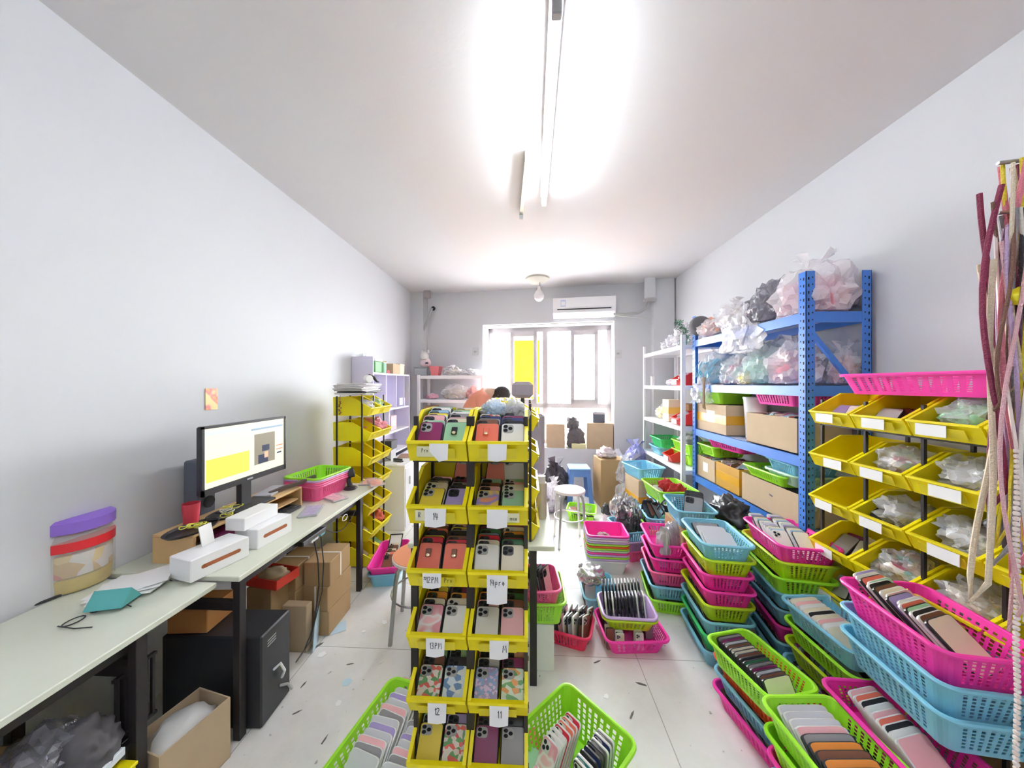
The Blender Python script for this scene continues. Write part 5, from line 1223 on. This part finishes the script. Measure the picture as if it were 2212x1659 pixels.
MB().box(D_-.004, .74, 1.24, .003, .10, .09).obj('note', M_PAPER, t)
CAB1 = -1.245
t = thing('cabinet', 'low white cabinet with lilac side below the bookcase', 'cabinet', (XL+.27, 3.24, 0)); Wc_ = CAB1-XL-.27
MB().box(Wc_/2, .5, 0, Wc_-.01, .98, .65, 0, None, .002).obj('carcass', M_WHITE, t); MB().box(Wc_/2, .5, .65, Wc_, 1.0, .022, 0, None, .003).obj('worktop', M_WHITE, t)
for j in range(2):
    d_ = MB().box(Wc_-.004, .26+.49*j, .03, .014, .47, .60).obj('door', M_WHITE, t); MB().box(Wc_+.01, .12+.7*j, .45, .012, .015, .08).obj('handle', M_STEEL, d_)
def pbox(nm, l, cat, x, y, z, sx, sy, sz, m_, rz=0, part='body', extra=None):
    t = thing(nm, l, cat, (x, y, z), rz); MB().box(0, 0, 0, sx, sy, sz, 0, None, min(sx, sy, sz)*.06).obj(part, m_, t)
    if extra: extra(t)
    return t
pbox('storage_box', 'green fronted clear box with white lid on the bookcase', 'box', -1.66, 3.40, 1.622, .14, .16, .12, mat('green_pack', (.12, .42, .12), .4), extra=lambda t: MB().box(0, 0, .12, .15, .17, .03, 0, None, .004).obj('lid', M_WHITE, t))
pbox('tub', 'clear glass tub on top of the bookcase side', 'tub', -1.70, 3.24, 1.785, .08, .06, .03, film('clear_film', (.82,.84,.88), .38))
pbox('tin', 'slim green and white tin beside the green box', 'tin', -1.60, 3.52, 1.622, .06, .06, .11, pattern('green_print', [(.2, .5, .3), (.75, .75, .7)], 20, 'wave'), extra=lambda t: MB().box(0, 0, .11, .05, .05, .01).obj('cap', M_WHITE, t))
pbox('paper_bag', 'grey folded bag with yellow ribbon on the bookcase', 'bag', -1.67, 3.62, 1.622, .10, .09, .11, mat('grey_wrap', (.45, .43, .42), .6), extra=lambda t: MB().prism([(-.04, .10), (.05, .14), (.0, .11)], 0, -.01, .05).obj('ribbon', mat('ribbon_gold', (.78, .62, .12), .5), t))
carton(-1.66, 3.84, 1.622, .17, .20, .12, 0, 'brown cardboard box on top of the bookcase', M_CARDL)
pbox('cream_box', 'cream box beside the brown one on the bookcase', 'box', -1.66, 4.04, 1.622, .15, .15, .11, mat('cream_card', (.80, .74, .55), .7), extra=lambda t: MB().box(0, 0, .11, .155, .155, .02).obj('lid', mat('cream_lid', (.85, .80, .66), .6), t))
pbox('red_tin', 'small dark red tin at the bookcase top front edge', 'tin', -1.585, 3.60, 1.622, .03, .08, .03, mat('maroon_tin', (.35, .02, .04), .4), extra=lambda t: MB().box(0, 0, .03, .032, .082, .006).obj('lid', mat('maroon_tin', (.35, .02, .04), .4), t))
pbox('sticky_pad', 'yellow block on the white box in the last upper compartment', 'note pad', -1.62, 4.10, 1.33, .03, .12, .14, mat('note_yellow', (.78, .74, .02), .5), extra=lambda t: MB().box(.016, 0, .03, .001, .09, .004).obj('printed_line', M_INK, t))
pbox('white_carton', 'white box under the yellow block in the bookcase', 'box', -1.62, 4.10, 1.222, .05, .13, .10, M_PAPER)
pbox('pink_box', 'pale pink box on the second bookcase shelf', 'box', -1.62, 3.80, .952, .06, .16, .17, mat('pale_pink_card', (.72, .55, .58), .6), extra=lambda t: MB().box(.031, 0, .05, .001, .08, .06).obj('label', M_PAPER, t))
t = thing('sewing_machine', 'small grey and black device with cable on the bookcase ledge', 'device', (-1.50, 3.45, .674)); MB().box(0, 0, .12, .12, .16, .10, 0, None, .006).obj('black_top', M_BLKPL, t); MB().box(0, 0, .0, .10, .13, .12, 0, None, .004).obj('body', mat('grey_device', (.50, .50, .52), .4), t); MB().tube([(.0, -.08, .17), (.02, -.12, .12), (.02, -.12, .05), (.05, -.07, .02)], .005, 6).obj('cable', M_BLKPL, t)
t.name = 'label_printer'
t = thing('notebook', 'brown notebook and papers on the low cabinet top', 'notebook', (-1.37, 3.62, .673), R(10)); MB().box(0, 0, 0, .16, .22, .012).obj('pages', M_PAPER, t); MB().box(0, 0, .012, .162, .222, .003).obj('cover', mat('note_brown', (.35, .20, .14), .6), t)
t = thing('paper_sheet', 'white sheets on the near corner of the low cabinet', 'paper', (-1.40, 3.34, .673), R(-15)); MB().box(0, 0, 0, .2, .15, .006).obj('sheets', M_PAPER, t)
t = thing('stapler', 'black stapler on the white sheets of the low cabinet', 'stapler', (-1.36, 3.36, .680), R(70)); MB().box(0, 0, 0, .03, .11, .012).obj('base', M_BLKPL, t); MB().box(0, .005, .016, .025, .11, .018, 0, None, .003).obj('arm', M_BLKPL, t); MB().box(0, .05, .010, .02, .015, .012).obj('hinge', M_STEEL, t)
# white rack in the corner, along the back wall
uA, zA = onwall(902, 806, -.40); uB, _ = onwall(1044, 800, -.40)
ra = BL + bdir*uA - bnor*.40
t = thing('metal_shelving', 'white metal shelving along the back wall beside the window', 'shelving', (ra.x, ra.y, 0), BANG); WL = min(uB-uA, 1.0)
for a in (.018, WL-.018):
    for b_ in (0, .34): MB().box(a, b_, 0, .036, .03, 1.63).obj('post', M_WHITE, t)
for z in (1.62, 1.28, .92, .55, .15):
    g = MB(); g.box(WL/2, .17, z-.045, WL-.01, .35, .045); g.obj('shelf', M_WHITE, t)
def onrack(nm, label, cat, u, v, z, rz=0):
    p = ra + bdir*u + bnor*v
    return thing(nm, label, cat, (p.x, p.y, z), BANG+rz)
t = onrack('grey_tub', 'grey tub at the corner end of the back shelving', 'tub', -.02, .20, 1.622); MB().box(0, 0, 0, .20, .16, .12, 0, None, .012).obj('tub', mat('grey_tub', (.40, .44, .47), .5), t); MB().box(0, 0, .12, .21, .17, .012).obj('rim', mat('grey_tub', (.40, .44, .47), .5), t)
t = onrack('basket', 'coral pink square basket on top of the back shelving', 'basket', .22, .14, 1.622); MB().lathe([(.07, 0), (.105, .13), (.10, .13), (.066, .004), (.001, .004)], 4, M=Matrix.Rotation(PI/4, 4, 'Z')).obj('basket_body', mat('coral_plastic', (.82, .22, .24), .4), t); MB().lathe([(.104, .125), (.118, .125), (.118, .135), (.104, .135)], 4, M=Matrix.Rotation(PI/4, 4, 'Z')).obj('rim', mat('coral_plastic', (.82, .22, .24), .4), t)
t = onrack('plush_toy', 'pale pink plush toy sitting on the grey tub', 'plush toy', .04, .18, 1.756)
MP = mat('plush_pink', (.80, .60, .64), .9); MW = mat('plush_white', (.78, .76, .74), .9)
lump_obj('body', .16, .12, .13, 91, MP, t, None, .1); lump_obj('head', .12, .11, .12, 92, MW, t, (-.01, -.01, .10), .1); lump_obj('ear', .035, .02, .05, 93, MW, t, (-.05, 0, .20), .1); lump_obj('ear', .035, .02, .05, 94, MW, t, (.04, 0, .20), .1); lump_obj('bow', .05, .02, .02, 95, M_INK, t, (.05, -.07, .04), .2)
p = ra + bdir*.46 + bnor*.16; bag(p.x, p.y, 1.622, .24, .22, .13, 96, 'white film bag beside the coral basket, back shelving', mat('sand_goods', (.55, .50, .40), .7), M_WFILM, knot=False)
p = ra + bdir*.74 + bnor*.16; bag(p.x, p.y, 1.622, .26, .22, .09, 97, 'flat cream bag at the window end of the back shelving', mat('cream_goods', (.72, .66, .62), .6), M_WFILM, knot=False)
p = ra + bdir*.16 + bnor*.15; bag(p.x, p.y, 1.282, .16, .18, .07, 98, 'small pink fabric heap on the second back shelf', None, mat('pink_heap', (.78, .45, .55), .8), knot=False)
p = ra + bdir*.52 + bnor*.15; bag(p.x, p.y, 1.282, .38, .22, .20, 99, 'tan mesh bag of goods on the second back shelf', mat('tan_goods', (.55, .48, .40), .8), film('clear_film', (.82,.84,.88), .38), knot=False)
p = ra + bdir*.80 + bnor*.15; bag(p.x, p.y, 1.282, .22, .22, .17, 100, 'coral fabric heap on the second back shelf by the window', None, mat('coral_cloth', (.78, .40, .36), .8), knot=False)
p = ra + bdir*.15 + bnor*.15; carton(p.x, p.y, .922, .14, .20, .26, BANG, 'brown boxes on the third back shelf in the corner', M_CARD)

# ================================================================== PEOPLE AND CHAIR BEHIND THE TABLE
def skin_body(name, verts, edges, radii, root, m_, parent, sub=2, loc=None):
    me = bpy.data.meshes.new(name); me.from_pydata(verts, edges, []); me.update(); o = link(name, me, parent, loc)
    md = o.modifiers.new('skin', 'SKIN'); md.use_smooth_shade = True
    sv = me.skin_vertices[0].data if me.skin_vertices else None
    if sv is None:
        bm = bmesh.new(); bm.from_mesh(me); bm.verts.layers.skin.verify(); bm.to_mesh(me); bm.free(); sv = me.skin_vertices[0].data
    for i, r in enumerate(radii): sv[i].radius = (r, r) if not isinstance(r, tuple) else r; sv[i].use_root = (i == root)
    s_ = o.modifiers.new('sub', 'SUBSURF'); s_.levels = s_.render_levels = sub
    me.materials.append(m_); return o
M_SKIN = mat('skin', (.62, .40, .29), .55); M_SHIRT = mat('coral_shirt', (.78, .30, .20), .85, bump=.2, bscale=25); M_HAIR = mat('dark_hair', (.03, .022, .018), .6, bump=.6, bscale=90); M_TROU = mat('navy_trousers', (.05, .06, .10), .85)
PXc, PYc = -.62, 3.80
t = thing('person', 'person in a coral shirt bending forward behind the bin rack, head down', 'person', (PXc, PYc, 0), R(-8))
V = [(-.10, 0, .93), (-.05, 0, 1.08), (.02, 0, 1.24), (.10, 0, 1.345), (.17, 0, 1.385), (.225, -.0, 1.40), (.27, -.01, 1.405)]      # pelvis..neck..head
E_ = [(i, i+1) for i in range(6)]; Rr = [(.155, .125), (.145, .12), (.155, .12), (.155, .12), (.10, .09), (.052, .052), (.062, .06)]
for s in (-1, 1):
    b0 = len(V)
    V += [(-.11, s*.10, .84), (-.05, s*.11, .47), (-.10, s*.11, .09), (-.02, s*.12, .035), (.06, s*.125, .03)]; Rr += [.085, .058, .038, .036, .028]
    E_ += [(0, b0), (b0, b0+1), (b0+1, b0+2), (b0+2, b0+3), (b0+3, b0+4)]
    b1 = len(V)
    V += [(.13, s*.17, 1.34), (.17, s*.22, 1.10), (.26, s*.17, .90), (.30, s*.155, .845)]; Rr += [.055, .042, .030, .026]
    E_ += [(3, b1), (b1, b1+1), (b1+1, b1+2), (b1+2, b1+3)]
    for f in range(4):
        b2 = len(V); oy = s*(.125+.02*f); L_ = (.07, .08, .075, .06)[f]
        V += [(.325, oy, .825), (.325+L_*.5, oy, .800), (.325+L_*.8, oy, .775)]; Rr += [.0095, .0085, .0075]; E_ += [(b1+3, b2), (b2, b2+1), (b2+1, b2+2)]
    b2 = len(V); V += [(.305, s*.115, .83), (.33, s*.10, .805)]; Rr += [.011, .009]; E_ += [(b1+3, b2), (b2, b2+1)]
skin_body('body', V, E_, Rr, 0, M_SKIN, t)
V = [(-.12, 0, .90), (-.06, 0, 1.08), (.02, 0, 1.25), (.10, 0, 1.36), (.16, 0, 1.39)]; E_ = [(i, i+1) for i in range(4)]; Rr = [(.185, .15), (.175, .145), (.185, .14), (.18, .135), (.09, .09)]
for s in (-1, 1): b0 = len(V); V += [(.13, s*.18, 1.34), (.155, s*.21, 1.20)]; Rr += [.075, .068]; E_ += [(3, b0), (b0, b0+1)]
skin_body('shirt', V, E_, Rr, 0, M_SHIRT, t)
V = [(-.11, 0, .92)]; E_ = []; Rr = [(.17, .14)]
for s in (-1, 1): b0 = len(V); V += [(-.11, s*.10, .82), (-.05, s*.11, .47), (-.10, s*.11, .10)]; Rr += [.105, .075, .06]; E_ += [(0, b0), (b0, b0+1), (b0+1, b0+2)]
skin_body('trousers', V, E_, Rr, 0, M_TROU, t)
hd = bmesh.new(); bmesh.ops.create_icosphere(hd, subdivisions=3, radius=1)
for v in hd.verts:
    p = v.co; f = 1.0
    if p.z < 0: p.x *= 1 - .25*abs(p.z); p.y *= 1 - .25*abs(p.z)
    v.co = Vector((p.x*.088, p.y*.072, p.z*.105))
def head_obj(nm, bm, m_): 
    me = bpy.data.meshes.new(nm); [setattr(f, 'smooth', True) for f in bm.faces]; bm.to_mesh(me); me.materials.append(m_); return me
hm = head_obj('head', hd, M_SKIN); ho = link('head', hm, t, (.315, 0, 1.375), (0, R(70), 0))
nb = MB(); nb.add([(.085, 0, .012), (.086, -.012, -.02), (.086, .012, -.02), (.108, 0, -.018)], [(0, 1, 3), (0, 3, 2), (1, 2, 3)]); nb.obj('nose', M_SKIN, ho)
for s in (-1, 1):
    lump_obj('ear', .02, .012, .05, 5+s, M_SKIN, ho, (0, s*.072, -.02), .1); lump_obj('eye', .012, .022, .012, 7+s, M_INK, ho, (.08, s*.028, .008), .05)
MB().box(.078, 0, -.055, .006, .035, .007).obj('mouth', mat('lip', (.55, .18, .16), .5), ho)
hh = hd.copy()
dl = [v for v in hh.verts if v.co.x > .045 and v.co.z < .055]
bmesh.ops.delete(hh, geom=dl, context='VERTS')
for v in hh.verts: v.co *= 1.13 + .03*noise.noise(v.co*40)
link('hair', head_obj('hair', hh, M_HAIR), ho)
# grey office chair whose head rest shows above the rack
cx_, cz_ = aty(1129, 826, 3.30)
t = thing('office_chair', 'grey high backed office chair, headrest showing before the window', 'chair', (cx_, 3.30, 0), R(0))
MG = mat('chair_fabric', (.36, .33, .37), .85)
MB().box(0, -.28, .46, .48, .46, .08, 0, None, .03).obj('seat', MG, t); MB().box(0, -.02, .58, .44, .07, .62, 0, None, .03).obj('backrest', MG, t); MB().box(0, -.02, cz_-.16, .215, .08, .17, 0, None, .035).obj('headrest', MG, t); MB().box(0, -.0, 1.15, .04, .03, .30).obj('headrest_stem', M_BLKPL, t)
MB().tube([(0, -.26, .08), (0, -.26, .46)], .03, 12).obj('gas_column', M_BLKPL, t)
for k in range(5):
    a = 2*PI*k/5; l_ = MB().tube([(0, -.26, .10), (.26*math.cos(a), -.26+.26*math.sin(a), .07)], [.022, .014], 8).obj('foot', M_BLKPL, t)
    MB().lathe([(.001, -.012), (.025, -.012), (.025, .012), (.001, .012)], 12, M=Matrix.Translation((.26*math.cos(a), -.26+.26*math.sin(a), .026)) @ Matrix.Rotation(PI/2, 4, 'X')).obj('caster', M_BLKPL, l_)

# ================================================================== STOOLS
def steel_stool(x, y, rz, h, r, top, label, shift=0):
    t = thing('stool', label, 'stool', (x, y, 0), rz)
    MB().lathe([(r*.9, h-.022), (r, h-.018), (r, h-.004), (r*.97, h)], 36).obj('seat_rim', mat('stool_rim', (.80, .72, .68), .4), t)
    MB().lathe([(r*.965, h), (r*.96, h+.003), (.001, h+.003)], 36).obj('seat', top, t)
    for k in range(4):
        a = PI/4+PI/2*k; c_, s_ = math.cos(a), math.sin(a)
        MB().tube([(r*.35*c_, r*.35*s_, h-.028), (r*.75*c_, r*.75*s_, h-.03), (r*.92*c_, r*.92*s_, h-.05), (r*1.0*c_, r*1.0*s_, h-.10), (r*1.22*c_, r*1.22*s_, .0)], .0125, 10).obj('leg', M_STEEL, t)
    MB().tube([(r*1.02*math.cos(2*PI*k/24), r*1.02*math.sin(2*PI*k/24), h*.5) for k in range(25)], .006, 6).obj('ring', M_STEEL, t)
M_ORSEAT = mat('orange_seat', (.88, .34, .17), .45); M_PKSEAT = mat('peach_seat', (.80, .52, .46), .45)
steel_stool(-.665, 1.985, R(8), .45, .165, M_ORSEAT, 'round orange topped steel stool half hidden by the bin rack')
x, y = atz(1231, 1057, .50)
steel_stool(x, y+.0, R(5), .50, .145, M_PKSEAT, 'round peach topped steel stool in the far aisle')
x, y = .66, 4.20
t = thing('plastic_stool', 'blue plastic square stool in the far aisle before the window', 'stool', (x, y, 0)); MBl = mat('stool_blue', (.12, .25, .62), .4)
b_ = MB(); b_.box(0, 0, .42, .27, .27, .025, 0, None, .012); b_.obj('seat', mat('stool_blue_top', (.22, .42, .72), .4), t)
fr_b = MB()
for s in (-1, 1):
    fr_b.prism([(-.125, .42), (.125, .42), (.13, .34), (-.13, .34)], 1, s*.125-.004, s*.125+.004); fr_b.prism([(-.125, .42), (.125, .42), (.13, .34), (-.13, .34)], 0, s*.125-.004, s*.125+.004)
fr_b.obj('apron', MBl, t)
for sx in (-1, 1):
    for sy in (-1, 1):
        l_ = MB(); l_.add([(sx*.125, sy*.125, .40), (sx*.075, sy*.128, .40), (sx*.128, sy*.075, .40), (sx*.165, sy*.165, 0), (sx*.105, sy*.17, 0), (sx*.17, sy*.105, 0)], [(0, 1, 4, 3), (0, 3, 5, 2), (1, 2, 5, 4), (0, 2, 1), (3, 4, 5)]); l_.obj('leg', MBl, t)

# ================================================================== WINDOW LEDGE, BOXES AND BAGS BY THE WINDOW
def onledge(px, py, off):
    u, z = onwall(px, py, off); p = BL + bdir*u + bnor*off
    return p.x, p.y, z
def ledgebox(px0, px1, pytop, off, dpt, label, m_, **k):
    x0, y0, zt2 = onledge(px0, pytop, off); x1, y1, _ = onledge(px1, pytop, off)
    w_ = math.hypot(x1-x0, y1-y0); cx2, cy2 = (x0+x1)/2 + bnor.x*dpt/2, (y0+y1)/2 + bnor.y*dpt/2
    return carton(cx2, cy2, zled, w_, dpt, zt2-zled, BANG, label, m_, **k)
ledgebox(1180, 1220, 916, .03, .26, 'brown cardboard box on the window ledge beneath white film', M_CARDL)
ledgebox(1268, 1325, 914, .03, .28, 'larger brown cardboard box on the right end of the window ledge', M_CARDL)
x0, y0, _ = onledge(1198, 914, .12); bag(x0, y0, onwall(1198, 916, .03)[1]+.002, .26, .22, .09, 101, 'white film heap on the ledge box', None, M_WFILM, knot=False)
x0, y0, _ = onledge(1243, 914, .14); bag(x0, y0, zled, .24, .22, .28, 102, 'dark grey bag between the two ledge boxes', None, mat('dark_cloth', (.12, .11, .12), .8), knot=False); bag(x0-.04, y0, zled+.27, .16, .16, .16, 103, 'small black bundle atop the dark grey ledge bag', None, mat('dark_cloth', (.12, .11, .12), .8), knot=False)
x0, y0, _ = onledge(1293, 912, .14); pbox('grey_pack', 'grey striped pack on the larger ledge box', 'package', x0, y0, onwall(1293, 914, .03)[1]+.002, .17, .15, .15, mat('slate_plastic', (.12, .13, .17), .5), BANG, extra=lambda t: MB().box(0, 0, .12, .175, .155, .02).obj('band', mat('pale_band', (.55, .50, .50), .6), t))
x0, y0, _ = onledge(1250, 965, -.0+.03); pbox('sponge_block', 'pale yellow block at the front of the window ledge', 'block', x0, y0, zled, .20, .07, .07, mat('sponge_yellow', (.72, .66, .36), .8), BANG)
# stuff on the floor under the window
carton(1.02, 4.10, 0, .34, .34, .62, R(6), 'x', M_CARDL) if False else carton(1.02, 4.12, 0, .30, .30, .58, R(6), 'tall brown box on the floor beneath the window', M_CARD)
bag(.99, 4.12, .582, .20, .18, .10, 104, 'crumpled pale pink paper on the tall floor box', None, mat('pale_pink_paper', (.78, .66, .70), .6), knot=False, rough=.6)
bag(1.28, 4.20, 0, .36, .32, .50, 105, 'large pale grey film bag on the floor by the white shelving', mat('sage_goods', (.50, .53, .50), .7), M_WFILM)
bag(1.18, 4.02, .32, .22, .22, .26, 106, 'white bag with dark print over the pile under the window', None, M_WFILM); bag(1.15, 3.86, .0, .26, .26, .30, 107, 'lower white film bag in the pile under the window', mat('cream_goods', (.72, .66, .62), .6), M_WFILM)
bag(1.40, 4.28, .34, .24, .20, .34, 108, 'lavender bag leaning in the corner behind the white shelving', None, mat('lavender_film', (.35, .36, .66), .4))
bag(1.26, 3.98, .20, .20, .18, .24, 109, 'deep blue bag in the pile beside the amber taped box', None, mat('blue_film', (.06, .11, .50), .35))
bag(1.04, 3.60, 0, .24, .24, .22, 110, 'silver wrapped bag on the floor behind the foil pouches', None, mat('foil', (.62, .62, .63), .25, metal=.75), rough=.5)
bag(.95, 3.35, 0, .22, .22, .20, 111, 'clear bag of grey goods on the aisle floor', mat('grey_wrap', (.45, .43, .42), .6), M_WFILM)
bag(.80, 3.30, 0, .13, .13, .20, 112, 'pale pink bottle bag with black top beside the green basket', None, mat('pale_pink_paper', (.78, .66, .70), .6), knot=False)
bag(.80, 3.30, .195, .10, .10, .09, 113, 'black bundle on the pale pink bottle bag', None, M_BLKPL, knot=False)
bag(.36, 4.18, 0, .30, .28, .42, 114, 'dark grey rubbish bag beside the blue stool', None, mat('dark_film', (.06, .05, .07), .3)); bag(.30, 3.85, 0, .26, .26, .30, 115, 'clear bag of purple goods before the rubbish bag', mat('purple_goods', (.30, .22, .34), .6), M_WFILM)

# ================================================================== SCRAPS ON THE FLOOR
for i, (px, py, k) in enumerate(((695, 1415, 0), (785, 1365, 0), (748, 1475, 1), (655, 1480, 2), (600, 1505, 2), (580, 1470, 2), (830, 1345, 0), (757, 1435, 2), (700, 1600, 2), (1310, 1505, 0), (1385, 1478, 2), (1365, 1545, 2), (730, 1520, 0), (640, 1540, 2), (810, 1255, 1), (688, 1395, 2), (1290, 1430, 2), (1255, 1180, 2))):
    x, y = atz(px, py, 0); rr = random.Random(i); n_ = 5; r_ = rr.uniform(.012, .03)
    pts = [(r_*rr.uniform(.6, 1)*math.cos(2*PI*q/n_)*(1.6 if k == 2 else 1), r_*rr.uniform(.5, 1)*math.sin(2*PI*q/n_)*(.35 if k == 2 else 1)) for q in range(n_)]
    b_ = MB(); b_.prism(pts, 2, .001, .0025); o = b_.obj('floor_scrap', [M_PAPER, mat('pale_blue_scrap', (.55, .72, .78), .5), mat('dark_scrap', (.13, .12, .11), .7)][k]); o.location = (x, y, .0); o.rotation_euler.z = rr.uniform(0, 3)
    tag(o, ['scrap of white paper lying loose on the tiled floor', 'scrap of pale blue film lying on the tiled floor', 'dark thread or shred lying on the tiled floor'][k], 'scrap', 'scraps littering the floor')

# ================================================================== THE REST OF THE CASES, ONE OBJECT
ro = link('phone_cases', REST.mesh('phone_cases', REST_L))
tag(ro, 'remaining assorted phone cases filling baskets and bins all round the room', 'phone case', None, 'stuff')
